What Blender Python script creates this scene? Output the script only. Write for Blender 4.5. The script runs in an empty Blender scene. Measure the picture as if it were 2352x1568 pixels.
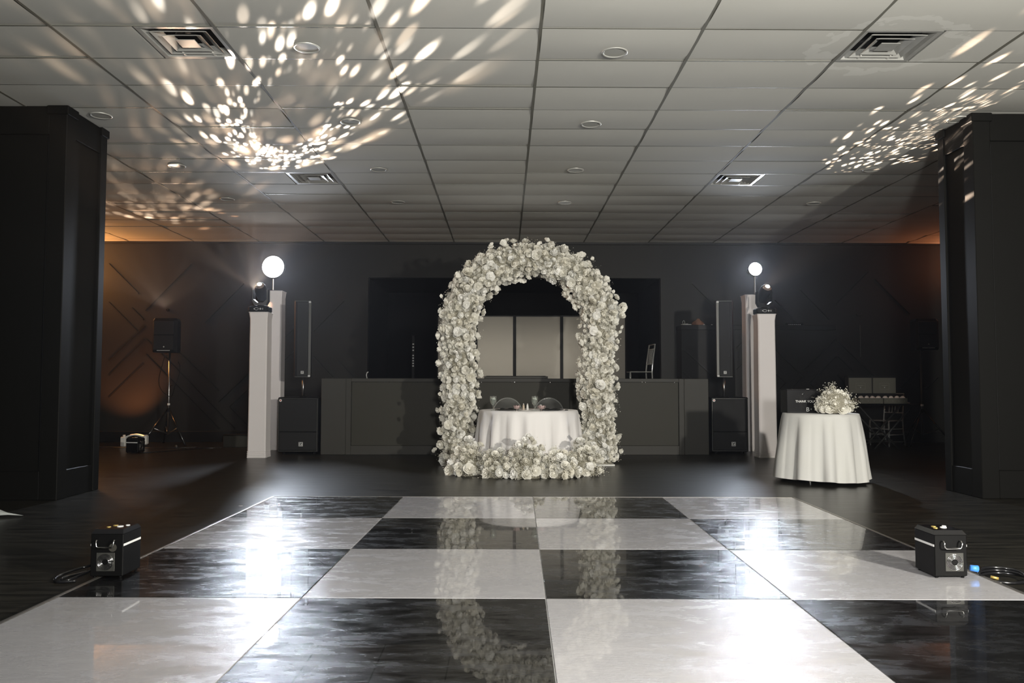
import bpy, math, random
from mathutils import Vector, Matrix, Euler, noise as mnoise

sc = bpy.context.scene
COL = sc.collection
PI = math.pi

# ------------------------------------------------------------------ camera
F_PX, YAW, PITCH, ROLL, CAM_H = 1890.85, 0.00892, 0.05036, 0.00123, 1.10157
_fw = Vector((math.sin(YAW) * math.cos(PITCH), math.cos(YAW) * math.cos(PITCH), math.sin(PITCH)))
_r0 = Vector((math.cos(YAW), -math.sin(YAW), 0))
_u0 = _r0.cross(_fw)
_r = math.cos(ROLL) * _r0 + math.sin(ROLL) * _u0
_u = -math.sin(ROLL) * _r0 + math.cos(ROLL) * _u0
cam_d = bpy.data.cameras.new('camera')
cam_d.sensor_width = 36
cam_d.sensor_fit = 'HORIZONTAL'
cam_d.lens = 36 * F_PX / 2352
cam_d.clip_end = 100
cam = bpy.data.objects.new('camera', cam_d)
COL.objects.link(cam)
M4 = Matrix((( _r.x, _u.x, -_fw.x, 0), (_r.y, _u.y, -_fw.y, 0), (_r.z, _u.z, -_fw.z, CAM_H), (0, 0, 0, 1)))
cam.matrix_world = M4
sc.camera = cam


def at(px, py, Y):
    """the place in the room, at distance Y, that was measured at a pixel of the photograph"""
    d = (px - 1176) / F_PX * _r + _fw + (784 - py) / F_PX * _u
    return d * (Y / d.y) + Vector((0, 0, CAM_H))


# ------------------------------------------------------------------ world, exposure, lights
w = bpy.data.worlds.new('world')
sc.world = w
w.use_nodes = True
w.node_tree.nodes['Background'].inputs[0].default_value = (0.55, 0.56, 0.5, 1)
w.node_tree.nodes['Background'].inputs[1].default_value = 0.003
# thin haze added through the room to spread a glow around the back lights
vs_ = w.node_tree.nodes.new('ShaderNodeVolumeScatter')
vs_.inputs['Color'].default_value = (0.93, 0.94, 0.98, 1)
vs_.inputs['Density'].default_value = 0.0009
vs_.inputs['Anisotropy'].default_value = 0.75
w.node_tree.links.new(vs_.outputs[0], w.node_tree.nodes['World Output'].inputs['Volume'])
sc.cycles.volume_bounces = 0
sc.view_settings.view_transform = 'Standard'
sc.view_settings.look = 'None'
sc.view_settings.exposure = 0.12
sc.view_settings.gamma = 1
sc.view_settings.use_curve_mapping = False
sc.cycles.use_denoising = True
sc.cycles.use_adaptive_sampling = True
sc.cycles.adaptive_threshold = 0.02
sc.cycles.max_bounces = 6
sc.cycles.transparent_max_bounces = 16
sc.cycles.sample_clamp_indirect = 6


def lamp(name, kind, loc, energy, color=(1, 1, 1), target=None, **kw):
    d = bpy.data.lights.new(name, kind)
    d.energy = energy
    d.color = color
    for k, v in kw.items():
        setattr(d, k, v)
    o = bpy.data.objects.new(name, d)
    COL.objects.link(o)
    o.location = loc
    if target is not None:
        o.rotation_euler = (Vector(target) - Vector(loc)).to_track_quat('-Z', 'Y').to_euler()
    return o


# the photographer's strobe off to the right, and the one beside the camera, tipped up
lamp('strobe_right', 'SPOT', (4.25, 0.0, 2.1), 2250, (1.0, 0.955, 0.87), (0.0, 10.5, 1.2), spot_size=math.radians(96), spot_blend=0.5, shadow_soft_size=0.10)
lamp('strobe_camera', 'AREA', (0.7, -1.2, 1.75), 235, (1.0, 0.985, 0.95), (0.5, 9.0, 2.9), shape='DISK', size=0.5, spread=math.radians(130))
# two back lights on their stands, behind the white plinths
lamp('back_light_left', 'SPOT', at(628, 613, 13.69), 1850, (0.80, 0.87, 1.0), (-1.0, 4.5, 0.0), spot_size=math.radians(84), spot_blend=1.0, shadow_soft_size=0.09)
lamp('back_light_right', 'SPOT', at(1734, 618, 13.49), 1550, (0.80, 0.87, 1.0), (1.4, 4.5, 0.0), spot_size=math.radians(84), spot_blend=1.0, shadow_soft_size=0.07)
# amber wall washer on the floor at the far left, and the amber glow of the coves in the corners
lamp('amber_washer', 'SPOT', (-6.72, 14.42, 0.16), 190, (1.0, 0.33, 0.10), (-7.05, 15.4, 1.45), spot_size=math.radians(75), spot_blend=0.8, shadow_soft_size=0.04)
lamp('cove_left', 'AREA', (-8.6, 15.0, 3.3), 150, (1.0, 0.42, 0.12), (-7.5, 15.05, 3.75), shape='RECTANGLE', size=1.6, size_y=0.2)
lamp('cove_right', 'AREA', (9.0, 15.0, 3.3), 20, (1.0, 0.32, 0.12), (8.3, 15.05, 3.75), shape='RECTANGLE', size=1.2, size_y=0.2)

lamp('added_screen_backlight', 'AREA', (0.25, 15.0, 1.5), 42, (1.0, 0.98, 0.94), (0.25, 13.9, 1.5), shape='RECTANGLE', size=2.3, size_y=0.8, spread=math.radians(80))  # unseen lamp added behind the scrims to brighten the grey screen evenly


def gobo(o, scale, lo, hi, r0, r1, strength, stretch=1.0, tint=0.25, spot=True, seed=0.0, soft=0.5):
    """pattern glass in the projector: petals between two radii around the beam's axis"""
    d = o.data
    d.use_nodes = True
    nt = d.node_tree
    N, L = nt.nodes, nt.links
    em = [n for n in N if n.type == 'EMISSION'][0]
    tc = N.new('ShaderNodeTexCoord')
    sp = N.new('ShaderNodeSeparateXYZ')
    L.new(tc.outputs['Normal'], sp.inputs[0])

    def m(op, a, b=None, c=None):
        n = N.new('ShaderNodeMath')
        n.operation = op
        for i, v in enumerate((a, b, c)):
            if v is None:
                continue
            if isinstance(v, (int, float)):
                n.inputs[i].default_value = v
            else:
                L.new(v, n.inputs[i])
        return n.outputs[0]
    cb = N.new('ShaderNodeCombineXYZ')
    if spot:
        az = m('MAXIMUM', m('ABSOLUTE', sp.outputs[2]), 0.05)
        u = m('DIVIDE', sp.outputs[0], az)
        v = m('DIVIDE', sp.outputs[1], az)
        rr = m('SQRT', m('ADD', m('MULTIPLY', u, u), m('MULTIPLY', v, v)))
        ang = m('ARCTAN2', v, u)
        # polar coordinates: rings of petals
        lr = m('LOGARITHM', m('MAXIMUM', rr, 0.001), 2.718)
        L.new(m('MULTIPLY', lr, stretch), cb.inputs[0])
        L.new(m('MULTIPLY', ang, 1.0), cb.inputs[1])
        cb.inputs[2].default_value = seed
    else:
        for i in range(3):
            L.new(sp.outputs[i], cb.inputs[i])
    vo = N.new('ShaderNodeTexVoronoi')
    vo.feature = 'F1'
    vo.inputs['Scale'].default_value = scale
    vo.inputs['Randomness'].default_value = 0.72
    L.new(cb.outputs[0], vo.inputs['Vector'])
    mr = N.new('ShaderNodeMapRange')
    mr.interpolation_type = 'SMOOTHSTEP'
    L.new(vo.outputs['Distance'], mr.inputs[0])
    mr.inputs[1].default_value = hi
    mr.inputs[2].default_value = lo
    out = mr.outputs[0]
    rnd = N.new('ShaderNodeSeparateColor')
    L.new(vo.outputs['Color'], rnd.inputs[0])
    out = m('MULTIPLY', out, m('MULTIPLY_ADD', m('POWER', rnd.outputs[0], 1.5), 0.9, 0.1))
    if spot:
        a = N.new('ShaderNodeMapRange'); a.interpolation_type = 'SMOOTHSTEP'
        L.new(rr, a.inputs[0]); a.inputs[1].default_value = r0; a.inputs[2].default_value = r0 * 1.25
        b = N.new('ShaderNodeMapRange'); b.interpolation_type = 'SMOOTHSTEP'
        L.new(rr, b.inputs[0]); b.inputs[1].default_value = r1; b.inputs[2].default_value = r1 * soft
        out = m('MULTIPLY', m('MULTIPLY', out, a.outputs[0]), b.outputs[0])
    L.new(m('MULTIPLY', out, strength), em.inputs['Strength'])
    mx = N.new('ShaderNodeMix'); mx.data_type = 'RGBA'
    L.new(rnd.outputs[1], mx.inputs[0])
    mx.inputs[6].default_value = (1, 0.80, 0.64, 1)
    mx.inputs[7].default_value = (1, 0.93, 0.86, 1)
    L.new(mx.outputs[2], em.inputs['Color'])


HEAD_L = Vector((-3.72, 12.14, 2.46))
HEAD_R = Vector((3.83, 12.20, 2.50))
g = lamp('gobo_left_sharp', 'SPOT', HEAD_L, 42000, (1, 0.97, 0.93), (-2.22, 8.3, 3.75), spot_size=math.radians(40), spot_blend=0.1, shadow_soft_size=0.012)
gobo(g, 7.6, 0.24, 0.47, 0.075, 0.25, 1.0, stretch=1.2, soft=0.66)
g = lamp('gobo_left_soft', 'SPOT', HEAD_L + Vector((0.02, 0, 0.02)), 7500, (1, 0.86, 0.72), (-2.0, 6.4, 3.85), spot_size=math.radians(42), spot_blend=0.4, shadow_soft_size=0.05)
gobo(g, 5.0, 0.10, 0.42, 0.05, 0.42, 1.0, stretch=1.1, seed=3.7, soft=0.6)
g = lamp('added_gobo_far_left', 'SPOT', (-6.28, 15.22, 2.5), 6500, (1, 0.80, 0.64), (-4.6, 10.2, 4.0), spot_size=math.radians(46), spot_blend=0.4, shadow_soft_size=0.06)  # lamp added by the far left wall to throw the soft ceiling streaks
gobo(g, 5.5, 0.08, 0.40, 0.03, 0.42, 1.0, stretch=1.0, seed=5.2, soft=0.6)
g = lamp('gobo_right_sharp', 'SPOT', HEAD_R, 36000, (1, 0.9, 0.8), (4.55, 8.2, 3.75), spot_size=math.radians(60), spot_blend=0.1, shadow_soft_size=0.012)
gobo(g, 7.5, 0.18, 0.40, 0.02, 0.27, 1.0, stretch=1.2, seed=8.1, soft=0.6)
g = lamp('added_gobo_left_wall', 'SPOT', HEAD_L + Vector((-0.1, 0.35, 0.05)), 700, (1, 0.62, 0.42), (-6.8, 15.4, 2.9), spot_size=math.radians(125), spot_blend=0.2, shadow_soft_size=0.05)  # extra lamp added behind the left head to throw spots on the wall
gobo(g, 5.0, 0.05, 0.20, 0, 1, 1.0, spot=False)


# ------------------------------------------------------------------ materials
def mat(name, color, rough=0.5, metal=0.0, spec=0.5, noise=None, bump=None, coat=0.0, coat_rough=0.05, emit=None, emit_s=0.0, sheen=0.0, trans=0.0, sss=0.0):
    m = bpy.data.materials.new(name)
    m.use_nodes = True
    nt = m.node_tree
    N, L = nt.nodes, nt.links
    b = N['Principled BSDF']
    b.inputs['Base Color'].default_value = (*color, 1)
    b.inputs['Roughness'].default_value = rough
    b.inputs['Metallic'].default_value = metal
    b.inputs['Specular IOR Level'].default_value = spec
    b.inputs['Coat Weight'].default_value = coat
    b.inputs['Coat Roughness'].default_value = coat_rough
    b.inputs['Transmission Weight'].default_value = trans
    if sheen:
        b.inputs['Sheen Weight'].default_value = sheen
    if sss:
        b.inputs['Subsurface Weight'].default_value = sss
        b.inputs['Subsurface Scale'].default_value = 0.02
    if emit:
        b.inputs['Emission Color'].default_value = (*emit, 1)
        b.inputs['Emission Strength'].default_value = emit_s
    tc = N.new('ShaderNodeTexCoord')
    if noise:  # (scale, colour b, detail)
        n = N.new('ShaderNodeTexNoise')
        n.inputs['Scale'].default_value = noise[0]
        n.inputs['Detail'].default_value = noise[2] if len(noise) > 2 else 4
        L.new(tc.outputs['Object'], n.inputs['Vector'])
        mx = N.new('ShaderNodeMix'); mx.data_type = 'RGBA'
        L.new(n.outputs[0], mx.inputs[0])
        mx.inputs[6].default_value = (*color, 1)
        mx.inputs[7].default_value = (*noise[1], 1)
        L.new(mx.outputs[2], b.inputs['Base Color'])
    if bump:  # (scale, strength, distance)
        n = N.new('ShaderNodeTexNoise')
        n.inputs['Scale'].default_value = bump[0]
        n.inputs['Detail'].default_value = 5
        L.new(tc.outputs['Object'], n.inputs['Vector'])
        bp = N.new('ShaderNodeBump')
        bp.inputs['Strength'].default_value = bump[1]
        bp.inputs['Distance'].default_value = bump[2]
        L.new(n.outputs[0], bp.inputs['Height'])
        L.new(bp.outputs[0], b.inputs['Normal'])
    return m


def clear_mat(name, tint=(0.93, 0.95, 0.93), edge=0.85, haze=0.03):
    m = bpy.data.materials.new(name)
    m.use_nodes = True
    N, L = m.node_tree.nodes, m.node_tree.links
    N.remove(N['Principled BSDF'])
    out = N['Material Output']
    tr = N.new('ShaderNodeBsdfTransparent'); tr.inputs[0].default_value = (*tint, 1)
    gl = N.new('ShaderNodeBsdfGlossy'); gl.inputs['Roughness'].default_value = 0.06
    gl.inputs[0].default_value = (1, 1, 1, 1)
    df = N.new('ShaderNodeBsdfDiffuse'); df.inputs[0].default_value = (0.85, 0.85, 0.82, 1)
    lw = N.new('ShaderNodeLayerWeight'); lw.inputs[0].default_value = 0.35
    mr = N.new('ShaderNodeMapRange')
    L.new(lw.outputs['Facing'], mr.inputs[0])
    mr.inputs[1].default_value = 0.2; mr.inputs[2].default_value = 1.0
    mr.inputs[3].default_value = 0.05; mr.inputs[4].default_value = edge
    m1 = N.new('ShaderNodeMixShader'); m2 = N.new('ShaderNodeMixShader')
    L.new(mr.outputs[0], m1.inputs[0]); L.new(tr.outputs[0], m1.inputs[1]); L.new(gl.outputs[0], m1.inputs[2])
    m2.inputs[0].default_value = haze
    L.new(m1.outputs[0], m2.inputs[1]); L.new(df.outputs[0], m2.inputs[2])
    L.new(m2.outputs[0], out.inputs[0])
    return m


M = {}
M['wall'] = mat('black_wall_paint', (0.0105, 0.0102, 0.0086), 0.55, spec=0.2, noise=(1.2, (0.0135, 0.013, 0.011)), bump=(60, 0.15, 0.002))
M['trim'] = mat('black_moulding_shaded', (0.005, 0.005, 0.0045), 0.5, spec=0.25, bump=(80, 0.1, 0.001))  # darker than the wall: the mouldings' shadow lines are put into the colour
M['alcove'] = mat('matte_black_drape', (0.004, 0.004, 0.004), 0.95, spec=0.1)
M['pillar'] = mat('pillar_black_paint', (0.0028, 0.0028, 0.0022), 0.6, spec=0.12, noise=(0.8, (0.004, 0.0038, 0.003)))
M['stage'] = mat('stage_board_dark_olive', (0.028, 0.0265, 0.019), 0.6, spec=0.25, noise=(2.0, (0.033, 0.031, 0.0225)), bump=(40, 0.1, 0.001))
M['stage_f'] = mat('stage_frame_dark_grey', (0.033, 0.0315, 0.026), 0.55, spec=0.25, noise=(3.0, (0.039, 0.037, 0.031)))
M['tile'] = mat('ceiling_tile_board', (0.465, 0.462, 0.425), 0.9, spec=0.1, noise=(1.4, (0.50, 0.497, 0.458)), bump=(260, 0.18, 0.0015))
M['tbar'] = mat('ceiling_tee_bar', (0.13, 0.127, 0.105), 0.7, spec=0.2)
M['crossbar'] = mat('ceiling_cross_bar', (0.14, 0.14, 0.12), 0.5, spec=0.4)
M['plenum'] = mat('ceiling_slab', (0.30, 0.30, 0.27), 0.9)
M['dif'] = mat('diffuser_metal', (0.44, 0.44, 0.41), 0.35, metal=0.2, noise=(9, (0.3, 0.3, 0.28)))
M['dark'] = mat('dark_void', (0.006, 0.006, 0.006), 0.9)
M['ring'] = mat('downlight_ring', (0.50, 0.50, 0.46), 0.35, metal=0.3)
M['lens_off'] = mat('downlight_lens', (0.33, 0.33, 0.30), 0.5)
M['blk'] = mat('black_plastic', (0.0028, 0.0028, 0.0028), 0.5, spec=0.12, bump=(300, 0.2, 0.0008))
M['blk_gloss'] = mat('gloss_black_metal', (0.008, 0.008, 0.009), 0.18, coat=0.4)
M['grille'] = mat('speaker_grille', (0.007, 0.007, 0.0065), 0.6, spec=0.25, bump=(900, 0.5, 0.002))
M['rim'] = mat('worn_metal_rim', (0.05, 0.05, 0.045), 0.45, metal=0.4)
M['chrome'] = mat('chrome', (0.75, 0.75, 0.74), 0.14, metal=1.0)
M['steel'] = mat('brushed_steel', (0.42, 0.42, 0.41), 0.32, metal=1.0)
M['alu'] = mat('aluminium_edge', (0.40, 0.38, 0.35), 0.35, metal=0.9)
M['spandex'] = mat('white_stretch_cover', (0.72, 0.68, 0.665), 0.8, sheen=0.1, spec=0.2, noise=(2.5, (0.68, 0.645, 0.63)), bump=(6, 0.25, 0.01))
M['cloth'] = mat('white_table_linen', (0.84, 0.815, 0.79), 0.75, spec=0.2, sheen=0.15, noise=(3, (0.80, 0.775, 0.75)))
M['cloth2'] = mat('ivory_table_linen', (0.60, 0.597, 0.58), 0.75, spec=0.2, sheen=0.15, noise=(3, (0.57, 0.565, 0.52)))
M['petal'] = mat('white_rose_petal', (0.82, 0.80, 0.72), 0.62, spec=0.25, noise=(14, (0.77, 0.745, 0.66)))
M['petal2'] = mat('cream_rose_petal', (0.76, 0.73, 0.635), 0.62, spec=0.25, noise=(14, (0.70, 0.67, 0.57)))
M['petal3'] = mat('bright_white_petal', (0.90, 0.89, 0.84), 0.6, spec=0.25, noise=(14, (0.84, 0.825, 0.77)))
M['gyp'] = mat('babys_breath_blossom', (0.74, 0.71, 0.61), 0.8)
M['stem'] = mat('dry_green_stem', (0.30, 0.28, 0.19), 0.7)
M['moss'] = mat('flower_backing', (0.40, 0.375, 0.30), 0.9, noise=(30, (0.20, 0.185, 0.13), 6), bump=(40, 1.0, 0.02))
M['gray_scrim'] = mat('warm_grey_scrim', (0.22, 0.21, 0.185), 0.8, spec=0.15)
_n, _l = M['gray_scrim'].node_tree.nodes, M['gray_scrim'].node_tree.links
_t = _n.new('ShaderNodeBsdfTranslucent'); _t.inputs[0].default_value = (0.5, 0.475, 0.43, 1)
_m = _n.new('ShaderNodeMixShader'); _m.inputs[0].default_value = 0.4
_l.new(_n['Principled BSDF'].outputs[0], _m.inputs[1]); _l.new(_t.outputs[0], _m.inputs[2]); _l.new(_m.outputs[0], _n['Material Output'].inputs[0])
M['clear'] = clear_mat('clear_acrylic', haze=0.12)
M['sheet'] = clear_mat('clear_acrylic_back', tint=(0.80, 0.80, 0.78), edge=0.6, haze=0.05)
M['glass'] = clear_mat('table_glass', edge=0.95, haze=0.05)
M['sash'] = mat('sheer_white_sash', (0.34, 0.36, 0.345), 0.8)
M['pinkglass'] = mat('dusty_pink_glass', (0.36, 0.26, 0.245), 0.25, coat=0.5)
M['salt'] = mat('salt_white', (0.62, 0.61, 0.57), 0.4)
M['pepper'] = mat('pepper_beige', (0.42, 0.34, 0.25), 0.4)
M['white'] = mat('white_plastic', (0.66, 0.65, 0.60), 0.4)
M['china'] = mat('white_china', (0.68, 0.66, 0.62), 0.2)
M['napkin'] = mat('black_napkin', (0.008, 0.008, 0.008), 0.8)
M['olive'] = mat('dark_olive_card', (0.17, 0.162, 0.125), 0.6)
M['olive_in'] = mat('black_card_inside', (0.008, 0.008, 0.007), 0.8)
M['print'] = mat('pale_print', (0.30, 0.30, 0.24), 0.6)
M['letter'] = mat('white_lettering', (0.80, 0.80, 0.77), 0.5)
M['letter2'] = mat('grey_lettering', (0.45, 0.45, 0.43), 0.5)
M['favour'] = mat('blush_paper', (0.80, 0.66, 0.57), 0.7, noise=(25, (0.9, 0.82, 0.74)))
M['brown'] = mat('brown_crumpled_paper', (0.15, 0.075, 0.045), 0.7)
M['red'] = mat('red_sticker_ring', (0.45, 0.06, 0.04), 0.5)
M['blue'] = mat('blue_plug', (0.06, 0.25, 0.75), 0.4)
M['brass'] = mat('brass_tip', (0.55, 0.40, 0.12), 0.35, metal=0.6)
M['lamp'] = mat('lit_lamp_face', (1, 1, 1), 0.5, emit=(0.93, 0.95, 1.0), emit_s=8)
M['lens_on'] = mat('lit_projector_lens', (1, 1, 1), 0.3, emit=(1.0, 0.93, 0.85), emit_s=14)
M['bulb'] = mat('lens_glass_bronze', (0.16, 0.12, 0.10), 0.12, coat=1.0)
M['amber'] = mat('amber_led_face', (1, 0.5, 0.2), 0.4, emit=(1.0, 0.5, 0.2), emit_s=2.2)
M['seam'] = mat('pale_panel_edge', (0.62, 0.61, 0.59), 0.4)

# old water marks on the ceiling board: an uneven ring by one vent, a faint patch farther back
_N, _L = M['tile'].node_tree.nodes, M['tile'].node_tree.links
_g = _N.new('ShaderNodeNewGeometry')
_nz = _N.new('ShaderNodeTexNoise'); _nz.inputs['Scale'].default_value = 5; _nz.inputs['Detail'].default_value = 4
_L.new(_g.outputs['Position'], _nz.inputs['Vector'])
_prev = [l for l in _L if l.to_socket == _N['Principled BSDF'].inputs['Base Color']][0].from_socket
for (sx_, sy_, rr0, rr1, amt) in ((3.02, 6.33, 0.43, 0.52, 0.45), (5.34, 13.0, 0.0, 0.42, 0.5)):
    _d = _N.new('ShaderNodeVectorMath'); _d.operation = 'DISTANCE'
    _sc = _N.new('ShaderNodeVectorMath'); _sc.operation = 'MULTIPLY'; _sc.inputs[1].default_value = (0.85, 1, 0)
    _L.new(_g.outputs['Position'], _sc.inputs[0]); _L.new(_sc.outputs[0], _d.inputs[0]); _d.inputs[1].default_value = (sx_ * 0.85, sy_, 0)
    _a = _N.new('ShaderNodeMath'); _a.operation = 'MULTIPLY_ADD'; _a.inputs[1].default_value = 0.5; _L.new(_nz.outputs[0], _a.inputs[0]); _L.new(_d.outputs['Value'], _a.inputs[2])
    _b = _N.new('ShaderNodeMath'); _b.operation = 'SUBTRACT'; _b.inputs[1].default_value = 0.25; _L.new(_a.outputs[0], _b.inputs[0])
    _c = _N.new('ShaderNodeMath'); _c.operation = 'COMPARE'; _c.inputs[1].default_value = (rr0 + rr1) / 2; _c.inputs[2].default_value = (rr1 - rr0) / 2; _L.new(_b.outputs[0], _c.inputs[0])
    _e = _N.new('ShaderNodeMath'); _e.operation = 'MULTIPLY'; _e.inputs[1].default_value = amt; _L.new(_c.outputs[0], _e.inputs[0])
    _mx = _N.new('ShaderNodeMix'); _mx.data_type = 'RGBA'; _L.new(_e.outputs[0], _mx.inputs[0]); _L.new(_prev, _mx.inputs[6]); _mx.inputs[7].default_value = (0.63, 0.63, 0.59, 1)
    _prev = _mx.outputs[2]
_L.new(_prev, _N['Principled BSDF'].inputs['Base Color'])


def floor_mat():
    m = bpy.data.materials.new('dark_wood_floor')
    m.use_nodes = True
    N, L = m.node_tree.nodes, m.node_tree.links
    b = N['Principled BSDF']
    tc = N.new('ShaderNodeTexCoord')
    mp = N.new('ShaderNodeMapping'); mp.inputs['Scale'].default_value = (1.3, 11, 1)
    L.new(tc.outputs['Object'], mp.inputs[0])
    n = N.new('ShaderNodeTexNoise'); n.inputs['Scale'].default_value = 1.6; n.inputs['Detail'].default_value = 8; n.inputs['Roughness'].default_value = 0.65
    L.new(mp.outputs[0], n.inputs['Vector'])
    cr = N.new('ShaderNodeValToRGB')
    cr.color_ramp.elements[0].position = 0.35; cr.color_ramp.elements[0].color = (0.006, 0.0057, 0.0045, 1)
    cr.color_ramp.elements[1].position = 0.68; cr.color_ramp.elements[1].color = (0.033, 0.030, 0.023, 1)
    L.new(n.outputs[0], cr.inputs[0]); L.new(cr.outputs[0], b.inputs['Base Color'])
    mr = N.new('ShaderNodeMapRange'); L.new(n.outputs[0], mr.inputs[0])
    mr.inputs[3].default_value = 0.22; mr.inputs[4].default_value = 0.42
    L.new(mr.outputs[0], b.inputs['Roughness'])
    b.inputs['Specular IOR Level'].default_value = 0.25
    bp = N.new('ShaderNodeBump'); bp.inputs['Strength'].default_value = 0.25; bp.inputs['Distance'].default_value = 0.003
    L.new(n.outputs[0], bp.inputs['Height']); L.new(bp.outputs[0], b.inputs['Normal'])
    return m


M['floor'] = floor_mat()


def dance_mat(name, base, smear_col, smear):
    """gloss vinyl, polished where clean and dulled by shoe scuffs"""
    m = bpy.data.materials.new(name)
    m.use_nodes = True
    N, L = m.node_tree.nodes, m.node_tree.links
    b = N['Principled BSDF']
    geo = N.new('ShaderNodeNewGeometry')
    mp = N.new('ShaderNodeMapping'); mp.inputs['Scale'].default_value = (1.0, 2.6, 1); mp.inputs['Rotation'].default_value = (0, 0, 0.6)
    L.new(geo.outputs['Position'], mp.inputs[0])
    wv = N.new('ShaderNodeTexNoise'); wv.inputs['Scale'].default_value = 2.2; wv.inputs['Detail'].default_value = 3
    L.new(mp.outputs[0], wv.inputs['Vector'])
    ad = N.new('ShaderNodeMix'); ad.data_type = 'VECTOR'; ad.inputs[0].default_value = 0.25
    L.new(mp.outputs[0], ad.inputs[4]); L.new(wv.outputs['Color'], ad.inputs[5])
    n = N.new('ShaderNodeTexNoise'); n.inputs['Scale'].default_value = 5.5; n.inputs['Detail'].default_value = 9; n.inputs['Roughness'].default_value = 0.68
    L.new(ad.outputs[1], n.inputs['Vector'])
    cr = N.new('ShaderNodeMapRange'); cr.interpolation_type = 'SMOOTHSTEP'; cr.inputs[1].default_value = 0.36; cr.inputs[2].default_value = 0.74
    L.new(n.outputs[0], cr.inputs[0])
    # base layer: broad dull sheen where scuffed
    mx = N.new('ShaderNodeMix'); mx.data_type = 'RGBA'
    mul = N.new('ShaderNodeMath'); mul.operation = 'MULTIPLY'; mul.inputs[1].default_value = smear
    L.new(cr.outputs[0], mul.inputs[0]); L.new(mul.outputs[0], mx.inputs[0])
    mx.inputs[6].default_value = (*base, 1); mx.inputs[7].default_value = (*smear_col, 1)
    L.new(mx.outputs[2], b.inputs['Base Color'])
    rb = N.new('ShaderNodeMapRange'); L.new(cr.outputs[0], rb.inputs[0])
    rb.inputs[3].default_value = 0.16; rb.inputs[4].default_value = 0.39
    L.new(rb.outputs[0], b.inputs['Roughness'])
    fn = N.new('ShaderNodeTexNoise'); fn.inputs['Scale'].default_value = 26; fn.inputs['Detail'].default_value = 7; fn.inputs['Roughness'].default_value = 0.7
    L.new(ad.outputs[1], fn.inputs['Vector'])
    fb = N.new('ShaderNodeBump'); fb.inputs['Strength'].default_value = 0.5; fb.inputs['Distance'].default_value = 0.0035
    L.new(fn.outputs[0], fb.inputs['Height']); L.new(fb.outputs[0], b.inputs['Normal'])
    sp = N.new('ShaderNodeMapRange'); L.new(cr.outputs[0], sp.inputs[0])
    sp.inputs[3].default_value = 0.03; sp.inputs[4].default_value = 1.0
    L.new(sp.outputs[0], b.inputs['Specular IOR Level'])
    b.inputs['Coat Weight'].default_value = 0.75
    b.inputs['Coat IOR'].default_value = 1.5
    rr = N.new('ShaderNodeMapRange'); L.new(cr.outputs[0], rr.inputs[0])
    rr.inputs[3].default_value = 0.012; rr.inputs[4].default_value = 0.05
    L.new(rr.outputs[0], b.inputs['Coat Roughness'])
    return m


M['dwhite'] = dance_mat('white_dance_vinyl', (0.45, 0.44, 0.447), (0.465, 0.46, 0.475), 0.5)
M['dblack'] = dance_mat('black_dance_vinyl', (0.005, 0.005, 0.005), (0.012, 0.013, 0.015), 0.8)


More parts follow.
